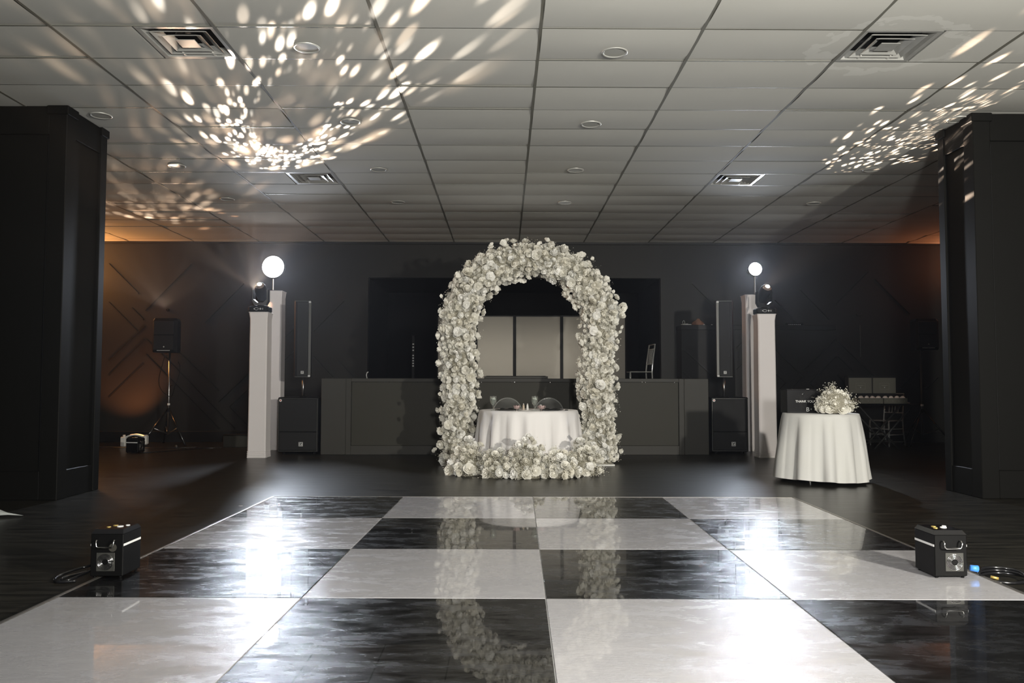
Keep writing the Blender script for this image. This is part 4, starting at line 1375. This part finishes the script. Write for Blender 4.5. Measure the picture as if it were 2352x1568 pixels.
# ------------------------------------------------------------------ plinths, heads, back lights
def plinth(cx, cy, w_, H, label):
    t = thing('plinth', label, 'plinth', (cx, cy, 0), 0, 'white stretch-covered plinths')
    rings = []
    h = w_ / 2
    for k in range(26):
        z = H * k / 25
        f = 1.0 + 0.02 * math.sin(z * 3 + cx) * 0.3
        if z > H - 0.12:
            f += 0.10 * ((z - (H - 0.12)) / 0.12) ** 2
        if z < 0.10:
            f += 0.05 * (1 - z / 0.10)
        f *= 1.0 + 0.05 * (1 - z / H)
        r = h * f
        c = 0.015
        rings.append([(-r + c, -r, z), (0, -r + 0.004, z), (r - c, -r, z), (r, -r + c, z), (r - 0.004, 0, z), (r, r - c, z), (r - c, r, z), (-r + c, r, z), (-r, r - c, z), (-r + 0.004, 0, z), (-r, -r + c, z)])
    MB().loft(rings).build('stretch_cover', M['spandex'], t, smooth=True, auto=40)
    MB().bbox(-h * 1.12, h * 1.12, -h * 1.12, h * 1.12, H, H + 0.012, 0.004).build('top_plate', M['spandex'], t)
    MB().bbox(-h * 1.08, h * 1.08, -h * 1.08, h * 1.08, 0.0, 0.02, 0.004).build('base_plate', M['white'], t)
    for z in (0.035, 0.06, 0.085):
        MB().bbox(-h * 1.095, h * 1.095, -h * 1.095, h * 1.095, z, z + 0.008, 0.003).build('cover_fold', M['spandex'], t)
    return t


PLX = at(593, 800, 12.20).x
PRX = at(1761, 800, 12.25).x
PH = at(600, 716, 12.05).z
plinth(PLX, 12.32, 0.255, PH, 'white stretch-covered plinth, front one of the left pair')
plinth(PRX, 12.36, 0.255, PH - 0.01, 'white stretch-covered plinth, front one of the right pair')
BLX = at(633, 800, 13.7).x
BRX = at(1724, 800, 13.5).x
BH = at(633, 667, 13.5).z
plinth(BLX - 0.02, 13.75, 0.255, BH, 'taller white plinth half hidden behind the left front plinth')
plinth(BRX + 0.03, 13.55, 0.245, BH - 0.07, 'taller white plinth half hidden behind the right front plinth')


def moving_head(cx, cy, z, label, aim, pan, left):
    t = thing('moving_head', label, 'stage light', (cx, cy, z), 0, 'moving head lights on the plinths')
    MB().bbox(-0.135, 0.135, -0.12, 0.13, 0.0, 0.09, 0.014).build('base', M['blk'], t)
    MB().bbox(0.10, 0.15, -0.13, 0.0, 0.012, 0.08, 0.012).build('side_grip', M['blk'], t)
    MB().bbox(-0.15, -0.10, -0.13, 0.0, 0.012, 0.08, 0.012).build('side_grip', M['blk'], t)
    # control marks: rounded loop, plus sign, small bars
    pts = [(-0.03 + 0.028 * math.cos(a), -0.122, 0.045 + 0.018 * math.sin(a)) for a in [2 * PI * k / 14 for k in range(15)]]
    MB().tube(pts, 0.0028, 5).build('control_mark', M['letter2'], t)
    MB().loft([[(-0.072, -0.121, 0.045), (-0.072, -0.124, 0.045), (-0.0715, -0.122, 0.046)], [(-0.056, -0.121, 0.033), (-0.056, -0.124, 0.034), (-0.056, -0.122, 0.057)]]).build('control_mark', M['letter'], t)
    MB().box(0.012, 0.042, -0.1235, -0.1205, 0.042, 0.048).box(0.024, 0.030, -0.1235, -0.1205, 0.030, 0.060).build('control_mark', M['letter'], t)
    MB().box(0.052, 0.07, -0.1235, -0.1205, 0.052, 0.056).box(0.052, 0.07, -0.1235, -0.1205, 0.043, 0.047).box(0.052, 0.07, -0.1235, -0.1205, 0.034, 0.038).build('control_mark', M['letter2'], t)
    # yoke
    yk = M['steel'] if left else M['blk']  # light put into the colour: pale lit yoke left, dark shaded one right
    prof = [(-0.115, 0.34), (-0.118, 0.17), (-0.085, 0.105), (0.085, 0.105), (0.118, 0.17), (0.115, 0.34)]
    inn = [(-0.098, 0.34), (-0.099, 0.195), (-0.045, 0.145), (0.045, 0.145), (0.099, 0.195), (0.098, 0.34)]
    a_ = [(x, -0.055, zz) for x, zz in prof] + [(x, -0.055, zz) for x, zz in reversed(inn)]
    b_ = [(x, 0.055, zz) for x, zz in prof] + [(x, 0.055, zz) for x, zz in reversed(inn)]
    n = len(a_)
    fs = [(i, (i + 1) % n, (i + 1) % n + n, i + n) for i in range(n)]
    for i in range(5):
        j = n - 1 - i
        fs.append((i, j, j - 1, i + 1))
        fs.append((i + n, i + 1 + n, j - 1 + n, j + n))
    MB().add(a_ + b_, fs).build('yoke', yk, t)
    MB().lathe([(0.05, 0), (0.05, 0.02)], 16).build('pan_bearing', M['blk'], t, loc=(0, 0, 0.088))
    # head
    hd = MB().lathe([(0.03, -0.14), (0.07, -0.125), (0.082, -0.06), (0.088, 0.03), (0.083, 0.10), (0.070, 0.125)], 20).build('head', M['blk'], t, smooth=True, auto=40, loc=(0, 0, 0.31))
    hd.rotation_euler = Vector(aim).to_track_quat('Z', 'Y').to_euler()
    MB().lathe([(0.068, 0.122), (0.066, 0.138), (0.045, 0.150), (0.02, 0.156)], 18).build('lens_glass', M['bulb'], hd, smooth=True)
    MB().lathe([(0.034, 0.150), (0.030, 0.162), (0.01, 0.166)], 14).build('lit_lens', M['lens_on'], hd, smooth=True)
    return t


moving_head(PLX, 12.30, PH + 0.012, 'moving head light with pale lit yoke on the left front plinth', (0.05, -0.75, 0.65), 0, True)
moving_head(PRX + 0.0, 12.34, PH + 0.002, 'moving head light with dark shaded yoke on the right front plinth', (0.12, -0.75, 0.65), 0, False)


def strobe_head(px, py, Y, r, base_z, label):
    P = at(px, py, Y)
    t = thing('back_light', label, 'light', (P.x, P.y, base_z), 0, 'round back lights on the tall plinths')
    h = P.z - base_z
    MB().tube([(0, 0, 0), (0, 0, h - r * 0.7)], 0.014, 8).build('pole', M['steel'], t)
    MB().lathe([(0.08, 0), (0.08, 0.012), (0.03, 0.02)], 16).build('foot_plate', M['blk'], t)
    e = (PI / 2, 0, 0)
    MB().lathe([(r * 0.6, -0.22), (r * 0.65, -0.08), (r, 0.0), (r, 0.02)], 24).build('housing', M['blk'], t, smooth=True, auto=40, loc=(0, 0, h), rot=e)
    MB().lathe([(r * 0.93, 0.0), (r * 0.90, 0.012), (r * 0.4, 0.022), (0.005, 0.024)], 24).build('lit_face', M['lamp'], t, smooth=True, loc=(0, -0.012, h), rot=e)
    return t


strobe_head(628, 613, 13.72, 0.20, BH + 0.012, 'blinding round white back light above the left plinths')
strobe_head(1734, 618, 13.52, 0.12, BH - 0.07 + 0.012, 'smaller blinding round white back light above the right plinths')


# ------------------------------------------------------------------ loudspeakers
def badge(parent, x, y, z, s_, name='badge'):
    b = MB().bbox(x - s_ / 2, x + s_ / 2, y - 0.003, y, z - s_ / 2, z + s_ / 2, 0.001).build(name, M['letter2'], parent)
    # slanted strokes of the emblem, dark on pale
    MB().loft([[(x - s_ * 0.40, y - 0.0045, z + s_ * 0.36), (x - s_ * 0.22, y - 0.0045, z + s_ * 0.36), (x - s_ * 0.22, y - 0.003, z + s_ * 0.36), (x - s_ * 0.40, y - 0.003, z + s_ * 0.36)],
               [(x - s_ * 0.08, y - 0.0045, z + s_ * 0.05), (x + s_ * 0.05, y - 0.0045, z + s_ * 0.02), (x + s_ * 0.05, y - 0.003, z + s_ * 0.02), (x - s_ * 0.08, y - 0.003, z + s_ * 0.05)]]).build('badge_mark', M['blk'], b)
    MB().loft([[(x + s_ * 0.20, y - 0.0045, z + s_ * 0.36), (x + s_ * 0.40, y - 0.0045, z + s_ * 0.36), (x + s_ * 0.40, y - 0.003, z + s_ * 0.36), (x + s_ * 0.20, y - 0.003, z + s_ * 0.36)],
               [(x - s_ * 0.30, y - 0.0045, z - s_ * 0.20), (x - s_ * 0.12, y - 0.0045, z - s_ * 0.20), (x - s_ * 0.12, y - 0.003, z - s_ * 0.20), (x - s_ * 0.30, y - 0.003, z - s_ * 0.20)]]).build('badge_mark', M['blk'], b)
    MB().box(x - s_ * 0.36, x + s_ * 0.36, y - 0.0045, y - 0.003, z - s_ * 0.34, z - s_ * 0.27).build('badge_mark', M['blk'], b)
    return b


def subwoofer(pxa, pxb, Y, label):
    a, b = at(pxa, 980, Y).x, at(pxb, 980, Y).x
    zt = at((pxa + pxb) / 2, 912, Y).z
    t = thing('subwoofer', label, 'speaker', ((a + b) / 2, Y, 0), 0, 'large black subwoofers')
    w_ = (b - a) / 2
    MB().bbox(-w_, w_, 0.02, 0.66, 0.03, zt, 0.012).build('cabinet', M['blk'], t)
    zs = 0.03 + (zt - 0.03) * 0.37
    MB().bbox(-w_ + 0.025, w_ - 0.025, -0.004, 0.03, zs + 0.004, zt - 0.03, 0.006).build('upper_grille', M['grille'], t)
    MB().bbox(-w_ + 0.025, w_ - 0.025, -0.004, 0.03, 0.06, zs - 0.004, 0.006).build('lower_grille', M['grille'], t)
    f = MB()
    f.box(-w_ + 0.012, -w_ + 0.022, -0.004, 0.03, 0.05, zt - 0.02).box(w_ - 0.022, w_ - 0.012, -0.004, 0.03, 0.05, zt - 0.02)
    f.box(-w_ + 0.012, w_ - 0.012, -0.004, 0.03, zt - 0.026, zt - 0.018).box(-w_ + 0.012, w_ - 0.012, -0.004, 0.03, 0.045, 0.053)
    f.build('front_rim', M['rim'], t)
    badge(t, 0.05, -0.005, 0.155, 0.065)
    d = MB().lathe([(0.020, 0), (0.020, 0.002)], 16).build('round_sticker', M['letter'], t, loc=(-w_ + 0.045, -0.005, zt - 0.05), rot=(PI / 2, 0, 0))
    MB().lathe([(0.010, 0.002), (0.010, 0.003)], 12).build('sticker_dot', M['red'], d)
    for sx in (-1, 1):
        for y in (0.08, 0.6):
            MB().lathe([(0.022, 0), (0.026, 0.03)], 10).build('foot', M['blk'], t, loc=(sx * (w_ - 0.08), y, 0))
    return t, zt


s1, zt1 = subwoofer(637, 731, 12.79, 'black subwoofer cabinet on the floor left of the stage')
s2, zt2 = subwoofer(1634, 1720, 12.88, 'black subwoofer cabinet on the floor right of the stage')


def column_speaker(pxa, pxb, Y, base, label, rz, bright):
    a, b = at(pxa, 780, Y).x, at(pxb, 780, Y).x
    z0, z1 = at((pxa + pxb) / 2, 866, Y).z, at((pxa + pxb) / 2, 690, Y).z
    t = thing('column_speaker', label, 'speaker', ((a + b) / 2, Y + 0.16, base), rz, 'tall black column speakers')
    w_ = (b - a) / 2 - 0.02
    z0 -= base; z1 -= base
    MB().tube([(0, 0, 0), (0, 0, z0)], 0.017, 10).build('pole', M['steel'], t, smooth=True)
    MB().lathe([(0.05, 0), (0.05, 0.008), (0.02, 0.02)], 14).build('pole_socket', M['blk'], t)
    pr = [(-w_, -0.13), (w_, -0.13), (w_ + 0.02, -0.10), (w_ * 0.7, 0.16), (-w_ * 0.7, 0.16), (-w_ - 0.02, -0.10)]
    MB().loft([[(x, y, z0) for x, y in pr], [(x, y, z1) for x, y in pr]]).build('cabinet', M['blk'], t)
    MB().bbox(-w_ + 0.03, w_ - 0.03, -0.142, -0.125, z0 + 0.02, z1 - 0.02, 0.004).build('grille', M['grille'], t)
    sd = 1 if bright > 0 else -1
    MB().bbox(min(sd * (w_ - 0.03), sd * (w_ + 0.012)), max(sd * (w_ - 0.03), sd * (w_ + 0.012)), -0.145, -0.12, z0 + 0.01, z1 - 0.01, 0.003).build('edge_rail', M['rim'], t)
    MB().bbox(-w_, w_, -0.146, -0.12, z1 - 0.012, z1, 0.003).build('end_rail', M['rim'], t)
    MB().bbox(-w_, w_, -0.146, -0.12, z0, z0 + 0.012, 0.003).build('end_rail', M['rim'], t)
    for z in (z0 + 0.02, z1 - 0.02):
        MB().bbox(sd * (w_ - 0.012) - 0.018, sd * (w_ - 0.012) + 0.018, -0.150, -0.12, z - 0.014, z + 0.014, 0.003).build('corner_clip', M['letter2'], t)
    for k in range(5):
        z = z0 + (z1 - z0) * (0.28 + 0.14 * k)
        MB().box(sd * (w_ + 0.012), sd * (w_ + 0.016), -0.09, -0.08, z, z + 0.05).build('side_slot', M['letter2'], t)
    badge(t, 0.0, -0.143, z0 + 0.075, 0.045)
    return t


column_speaker(672, 712, 12.85, zt1, 'tall black column speaker on the pole above the left subwoofer', 0.12, 1)
column_speaker(1648, 1688, 12.95, zt2, 'tall black column speaker on the pole above the right subwoofer', -0.12, -1)


def tripod_speaker(pxc, Y, pxa, pxb, pyt, pyb, label_s, label_t, feet, lit):
    x = at(pxc, 900, Y).x
    zb = at(pxc, pyb, Y).z
    zt = at(pxc, pyt, Y).z
    t = thing('speaker_stand', label_t, 'stand', (x, Y, 0), 0, 'tripod speaker stands')
    zc = 0.62
    MB().tube([(0, 0, 0.18), (0, 0, zb)], 0.017, 10).build('pole', M['steel'] if lit else M['rim'], t, smooth=True)  # paler metal for the lit stand, darker metal for the shaded one
    MB().lathe([(0.03, zc - 0.04), (0.034, zc), (0.03, zc + 0.03)], 12).build('collar', M['blk'], t)
    MB().lathe([(0.024, 0.70), (0.024, 0.735)], 12).build('clamp_ring', M['white'], t)
    MB().tube([(0.02, -0.01, 1.05), (0.06, -0.03, 1.05)], 0.012, 8).build('knob', M['blk'], t)
    for a in feet:
        d = Vector((math.cos(a), math.sin(a), 0))
        l = MB().tube([d * 0.03 + Vector((0, 0, zc)), d * 0.52 + Vector((0, 0, 0.012))], 0.015, 8).build('leg', M['blk_gloss'], t, smooth=True)
        MB().tube([d * 0.50 + Vector((0, 0, 0.03)), d * 0.535 + Vector((0, 0, 0.0))], 0.019, 8).build('rubber_foot', M['blk'], l)
        MB().tube([Vector((0, 0, 0.19)), d * 0.285 + Vector((0, 0, 0.31))], 0.009, 6).build('brace', M['steel'] if lit else M['rim'], t, smooth=True)
    a, b = at(pxa, 780, Y).x - x, at(pxb, 780, Y).x - x
    s = thing('tripod_loudspeaker', label_s, 'speaker', (x + (a + b) / 2, Y, zb), 0, 'loudspeakers on tripod stands')
    w_ = (b - a) / 2
    h = zt - zb
    pr = [(-w_, -0.14), (-w_ + 0.03, -0.17), (w_ - 0.05, -0.17), (w_, -0.12), (w_ * 0.75, 0.16), (-w_ * 0.75, 0.16)]
    MB().loft([[(x_ * 0.94, y_ * 0.96, 0) for x_, y_ in pr], [(x_, y_, 0.03) for x_, y_ in pr], [(x_, y_, h - 0.04) for x_, y_ in pr], [(x_ * 0.9, y_ * 0.92, h) for x_, y_ in pr]]).build('cabinet', M['blk'], s)
    MB().bbox(-w_ + 0.035, w_ - 0.055, -0.182, -0.165, 0.05, h * 0.49, 0.004).build('lower_grille', M['grille'], s)
    MB().bbox(-w_ + 0.035, w_ - 0.055, -0.182, -0.165, h * 0.52, h - 0.05, 0.004).build('upper_grille', M['grille'], s)
    MB().box(-w_ * 0.55, w_ * 0.5, -0.186, -0.18, 0.030, 0.040).build('control_strip', M['letter2'], s)
    MB().lathe([(0.012, 0), (0.010, 0.004)], 10).build('emblem', M['letter2'], s, loc=(0, -0.182, 0.10), rot=(PI / 2, 0, 0))
    return t


tripod_speaker(388, 14.72, 358, 414, 732, 810, 'black loudspeaker on the tripod at the far left, left of the plinths', 'tripod stand with pale lit pole under the far left loudspeaker', (math.radians(-35), math.radians(-125), math.radians(120)), True)
tripod_speaker(2117, 14.62, 2094, 2148, 733, 804, 'black loudspeaker on the tripod in the dark beside the right pillar', 'dark shaded tripod stand beside the right pillar', (math.radians(-45), math.radians(-140), math.radians(100)), False)
# hanging cable loop on the left stand
x = at(388, 900, 14.72).x
pts = []
for k in range(25):
    u = k / 24
    a = PI * 0.5 + u * PI * 1.75
    pts.append((x + 0.02 + 0.17 * math.cos(a) + 0.03 * math.sin(3 * a), 14.66 + 0.03 * math.sin(2 * a), 1.22 + 0.36 * math.sin(a)))
tag(MB().tube(pts, 0.006, 6).build('cable', M['blk'], smooth=True), 'black cable hanging in a loop from the far left loudspeaker', 'cable')


# ------------------------------------------------------------------ spark machines
def spark_machine(cx, cy, w_, d_, h, z, label, side, rz=0.0, disc=True, group='black spark machines'):
    t = thing('spark_machine', label, 'machine', (cx, cy, z), rz, group)
    for sx in (-1, 1):
        for sy in (-1, 1):
            MB().lathe([(0.008, 0), (0.010, 0.010)], 8).build('foot', M['blk'], t, loc=(sx * (w_ / 2 - 0.018), sy * (d_ / 2 - 0.018), 0))
    MB().bbox(-w_ / 2, w_ / 2, -d_ / 2, d_ / 2, 0.010, h - 0.022, 0.004).build('body', M['blk'], t)
    # chamfered top
    MB().loft([[(-w_ / 2, -d_ / 2, h - 0.022), (w_ / 2, -d_ / 2, h - 0.022), (w_ / 2, d_ / 2, h - 0.022), (-w_ / 2, d_ / 2, h - 0.022)],
               [(-w_ / 2 + 0.012, -d_ / 2 + 0.022, h), (w_ / 2 - 0.012, -d_ / 2 + 0.022, h), (w_ / 2 - 0.012, d_ / 2 - 0.012, h), (-w_ / 2 + 0.012, d_ / 2 - 0.012, h)]]).build('top_cover', M['blk_gloss'], t)
    for k, (x, y, r) in enumerate(((0.02, 0.0, 0.018), (-0.02, 0.03, 0.014), (0.045, 0.04, 0.012), (-0.035, -0.02, 0.012))):
        MB().lathe([(r, 0), (r * 0.9, 0.003)], 14).build('mouth_reflection', M['brass'] if k % 2 else M['letter'], t, loc=(x * w_ / 0.18, y, h))  # the mouth, and reflections on the top coloured in as white and gold discs
    # chrome handle
    fy = -d_ / 2
    hz = h - 0.055
    hx = w_ * 0.27
    MB().tube([(-hx, fy, hz), (-hx, fy - 0.022, hz), (-hx, fy - 0.028, hz - 0.008), (-hx + 0.003, fy - 0.028, hz - 0.030), (-hx + 0.010, fy - 0.028, hz - 0.037), (hx - 0.010, fy - 0.028, hz - 0.037), (hx - 0.003, fy - 0.028, hz - 0.030), (hx, fy - 0.028, hz - 0.008), (hx, fy - 0.022, hz), (hx, fy, hz)], 0.0045, 8).build('handle', M['chrome'], t, smooth=True)
    # fan grille
    gx = -0.005 if side == 'L' else 0.018
    gz_ = 0.088
    g_ = MB().bbox(gx - 0.05, gx + 0.05, fy - 0.003, fy, gz_ - 0.05, gz_ + 0.05, 0.001).build('fan_plate', M['rim'], t)
    MB().lathe([(0.044, 0), (0.044, 0.0012)], 24).build('fan_opening', M['dark'], g_, loc=(gx, fy - 0.003, gz_), rot=(PI / 2, 0, 0))
    for r in (0.043, 0.037, 0.031, 0.025, 0.019):
        pts = [(gx + r * math.cos(a), fy - 0.006, gz_ + r * math.sin(a)) for a in [2 * PI * k / 28 for k in range(29)]]
        MB().tube(pts, 0.0016, 5).build('guard_ring', M['chrome'], g_, smooth=True)
    for a in (0, PI / 4, PI / 2, 3 * PI / 4):
        MB().tube([(gx + 0.044 * math.cos(a), fy - 0.0045, gz_ + 0.044 * math.sin(a)), (gx - 0.044 * math.cos(a), fy - 0.0045, gz_ - 0.044 * math.sin(a))], 0.0014, 5).build('guard_bar', M['blk'], g_)
    MB().lathe([(0.0155, 0), (0.0155, 0.008)], 16).build('fan_hub', M['blk'], g_, loc=(gx, fy, gz_), rot=(PI / 2, 0, 0))
    if disc:
        MB().lathe([(0.022, 0), (0.022, 0.002)], 20).build('round_plate', M['stage_f'], t, loc=(0.032, fy, 0.165), rot=(PI / 2, 0, 0))
    # pale stripe along both flanks
    for sx in (-1, 1):
        MB().box(sx * w_ / 2 - 0.0015, sx * w_ / 2 + 0.0015, -d_ / 2 + 0.004, d_ / 2 - 0.004, h * 0.66, h * 0.66 + 0.012).build('side_stripe', M['letter'], t)
    return t


lx0, lx1 = -2.262, -2.085
spark_machine((lx0 + lx1) / 2 - 0.008, 4.70, 0.178, 0.22, 0.262, 0.0315, 'black spark machine with chrome handle on the left edge of the dance floor', 'L')
spark_machine(2.462, 4.68, 0.180, 0.22, 0.258, 0.0315, 'black spark machine with chrome handle on the right edge of the dance floor', 'R', 0.0, False)
P = at(311, 1041, 13.0)
t = spark_machine(P.x - 0.055, 13.12, 0.19, 0.20, 0.235, 0.0, 'black spark machine on the bare floor far left before the amber wall', 'L', math.radians(80), True)

# white wall washer behind it
P = at(308, 1019, 14.35)
t = thing('wall_washer', 'white amber-glowing uplight on the floor behind the far left spark machine', 'light', (P.x, 14.35, 0))
MB().bbox(-0.22, -0.13, -0.05, 0.05, 0.0, 0.165, 0.01).build('end_housing', M['white'], t)
MB().bbox(0.17, 0.23, -0.06, 0.06, 0.03, 0.20, 0.02).build('end_housing', M['white'], t)
MB().lathe([(0.02, 0), (0.025, 0.03), (0.015, 0.035)], 10).build('knob', M['white'], t, loc=(-0.175, 0, 0.165))
rings = []
for k in range(13):
    u = k / 12
    x = -0.14 + 0.33 * u
    z = 0.150 + 0.040 * math.sin(PI * u)
    rings.append([(x, -0.05, z), (x, 0.05, z), (x, 0.05, z + 0.022), (x, -0.05, z + 0.022)])
MB().loft(rings).build('bowed_bar', M['white'], t)
MB().loft([[(x_[0][0], -0.035, x_[2][2] + 0.001), (x_[0][0], 0.04, x_[2][2] + 0.001), (x_[0][0], 0.04, x_[2][2] + 0.004), (x_[0][0], -0.035, x_[2][2] + 0.004)] for x_ in rings[3:12]]).build('led_face', M['amber'], t)

# cables
def cable(name, pts, r, label, m=None):
    P_ = [Vector(p) for p in pts]
    out = []
    for i in range(len(P_) - 1):
        p0, p1, p2, p3 = P_[max(i - 1, 0)], P_[i], P_[i + 1], P_[min(i + 2, len(P_) - 1)]
        for k in range(6):
            t_ = k / 6
            out.append(0.5 * ((2 * p1) + (-p0 + p2) * t_ + (2 * p0 - 5 * p1 + 4 * p2 - p3) * t_ ** 2 + (-p0 + 3 * p1 - 3 * p2 + p3) * t_ ** 3))
    out.append(P_[-1])
    return tag(MB().tube(out, r, 6).build(name, m or M['blk_gloss'], smooth=True), label, 'cable')


cable('cable', [(-2.24, 4.84, 0.07), (-2.31, 4.92, 0.05), (-2.40, 4.86, 0.012), (-2.47, 4.70, 0.010), (-2.42, 4.62, 0.010), (-2.36, 4.72, 0.03), (-2.34, 4.83, 0.05), (-2.44, 4.88, 0.03), (-2.52, 4.75, 0.010), (-2.46, 4.60, 0.010), (-2.36, 4.62, 0.010)], 0.008,
      'coil of black cable behind the left spark machine')
pw = thing('power_cable', 'black power cable with blue plug beside the right spark machine', 'cable', (2.66, 4.66, 0))
mbp = MB()
loop = []
for k in range(40):
    a = 2 * PI * k / 16
    loop.append((0.12 + (0.13 + 0.01 * math.sin(a * 1.7)) * math.cos(a) + 0.02 * k / 40, -0.02 + 0.09 * math.sin(a), 0.010 + 0.05 * (0.5 + 0.5 * math.sin(a)) * (1 - k / 50)))
mbp.tube(loop, 0.008, 6).build('cord', M['blk_gloss'], pw, smooth=True)
MB().tube([(-0.06, -0.03, 0.075), (-0.02, -0.035, 0.07)], 0.018, 12, radii=[0.016, 0.019]).build('blue_plug', M['blue'], pw, smooth=True)
MB().tube([(0.03, -0.07, 0.035), (0.065, -0.085, 0.028)], 0.008, 8).build('brass_tip', M['brass'], pw, smooth=True)
cable('cable', [(at(330, 1040, 13.0).x, 13.0, 0.008), (-5.45, 13.2, 0.008), (-5.15, 13.7, 0.008), (-4.95, 13.9, 0.008), (-4.75, 13.95, 0.008)], 0.007,
      'thin black cable running right from the far left spark machine')
cable('cable', [(-8.0, 14.2, 0.008), (-6.9, 14.1, 0.008), (-6.3, 14.0, 0.008), (-5.95, 13.9, 0.008), (-5.5, 13.95, 0.008), (-5.2, 14.1, 0.008)], 0.006, 'thin cable lying on the floor behind the far left spark machine')
P = at(402, 1027, 13.9)
tag(MB().lathe([(0.02, 0), (0.024, 0.02), (0.012, 0.04)], 10).build('cable_connector', M['steel'], loc=(P.x, 13.95, 0.014)), 'small steel connector on the floor right of the left tripod', 'connector')
P = at(520, 1012, 14.6)
t = thing('equipment_box', 'low dark box on the floor left of the left plinths', 'box', (at(548, 1012, 14.3).x, 14.3, 0))
MB().bbox(-0.22, 0.22, -0.15, 0.15, 0, 0.2, 0.01).build('body', M['stage'], t)
MB().bbox(-0.225, 0.225, -0.155, 0.155, 0.2, 0.215, 0.004).build('lid', M['trim'], t)

# ------------------------------------------------------------------ small things in the alcove and on the wall
P = at(949, 815, 16.2)
t = thing('rack_meter', 'slim black rack post with a column of pale lights in the dark alcove', 'equipment', (P.x, 16.2, 0.90))
MB().bbox(-0.03, 0.03, 0.0, 0.06, 0.0, at(949, 770, 16.2).z - 0.9, 0.005).build('post', M['blk'], t)
for k, py in enumerate((790, 797, 804, 816, 822, 828, 834, 840)):
    z = at(949, py, 16.2).z - 0.9
    MB().box(-0.016, 0.016, -0.003, 0.0, z - 0.014, z + 0.012).build('meter_light', M['letter2'], t)
P = at(848, 866, 13.0)
tag(MB().tube([(0, 0, 0), (-0.012, 0, 0.05), (0.0, 0, 0.09), (0.02, 0, 0.10)], 0.007, 6).build('hook', M['letter2'], smooth=True, loc=(P.x, 12.80, s_t)), 'small pale hook on the stage ledge at the left edge of the dark alcove', 'hook')
P = at(387, 712, WY1)
t = thing('wall_fitting', 'tiny black fitting with a shiny tip on the wall above the far left loudspeaker', 'light', (P.x, WY1, P.z))  # small shiny fitting; the added far left lamp sits beside it
MB().lathe([(0.03, 0), (0.03, 0.02), (0.02, 0.05)], 12).build('body', M['blk_gloss'], t, rot=(PI / 2, 0, 0))
MB().lathe([(0.010, 0.05), (0.006, 0.055)], 10).build('lens', M['chrome'], t, rot=(PI / 2, 0, 0))
P = at(1972, 722, WY1)
t = thing('wall_sensor', 'small dark sensor on the back wall above the gift table', 'sensor', (P.x, WY1, P.z))
MB().bbox(-0.05, 0.05, -0.04, 0, -0.03, 0.03, 0.008).build('body', M['trim'], t)
MB().tube([(0.02, -0.01, -0.2), (0.02, -0.01, -0.8)], 0.006, 6).build('conduit', M['stage_f'], t)

# ------------------------------------------------------------------ things on the half wall
zc = bz
P = at(1603, 744, 15.05)
R = random.Random(9)
rings = []
for rr_, z in ((0.10, 0.0), (0.12, 0.02), (0.09, 0.055), (0.05, 0.09), (0.015, 0.12)):
    rings.append([(rr_ * R.uniform(0.75, 1.15) * math.cos(a) + z * 0.15, 0.6 * rr_ * R.uniform(0.8, 1.1) * math.sin(a), z + R.uniform(0, 0.008)) for a in [2 * PI * j / 12 for j in range(12)]])
tag(MB().loft(rings).build('paper_bag', M['brown'], loc=(P.x, 15.08, zc)), 'crumpled brown paper bag on top of the half wall', 'bag')
P = at(1579, 744, 15.05)
t = thing('white_towel', 'flat white cloth with a loop beside the brown bag', 'cloth', (P.x, 15.06, zc))
MB().bbox(-0.08, 0.065, -0.06, 0.06, 0, 0.018, 0.006).build('folded_cloth', M['white'], t)
MB().tube([(-0.07 + 0.018 * math.cos(a), -0.02, 0.05 + 0.035 * math.sin(a)) for a in [-PI / 2 + 2 * PI * k / 14 for k in range(15)]], 0.004, 6).build('loop', M['letter2'], t, smooth=True)
P = at(1569, 744, 15.0)
tag(MB().tube([(-0.10, 0, 0.008), (0.0, 0, 0.020), (0.03, 0, 0.02)], 0.006, 6).build('ribbon', M['letter2'], smooth=True, loc=(P.x + 0.06, 14.99, zc)), 'thin pale ribbon end at the left end of the half wall', 'ribbon')
P = at(1826, 743, 15.05)
t = thing('small_black_box', 'small black box with rows of pale marks on the half wall', 'box', (P.x, 15.1, zc))
MB().bbox(-0.15, 0.15, -0.05, 0.05, 0, 0.05, 0.004).build('body', M['blk_gloss'], t)
for k in range(7):
    xx = -0.12 + k * 0.034
    MB().box(xx, xx + 0.020, -0.0515, -0.050, 0.012, 0.020).build('print_mark', M['letter2'], t)
for i, px in enumerate((1617, 1635)):
    P = at(px, 745, 15.0)
    tag(MB().lathe([(0.016, 0), (0.018, 0.006), (0.008, 0.012)], 12).build('tealight', M['letter'], loc=(P.x, 15.0, zc)), ['small pale candle cup right of the brown paper bag', 'small pale candle cup next to the right column speaker'][i], 'candle', 'small candle cups on the half wall')
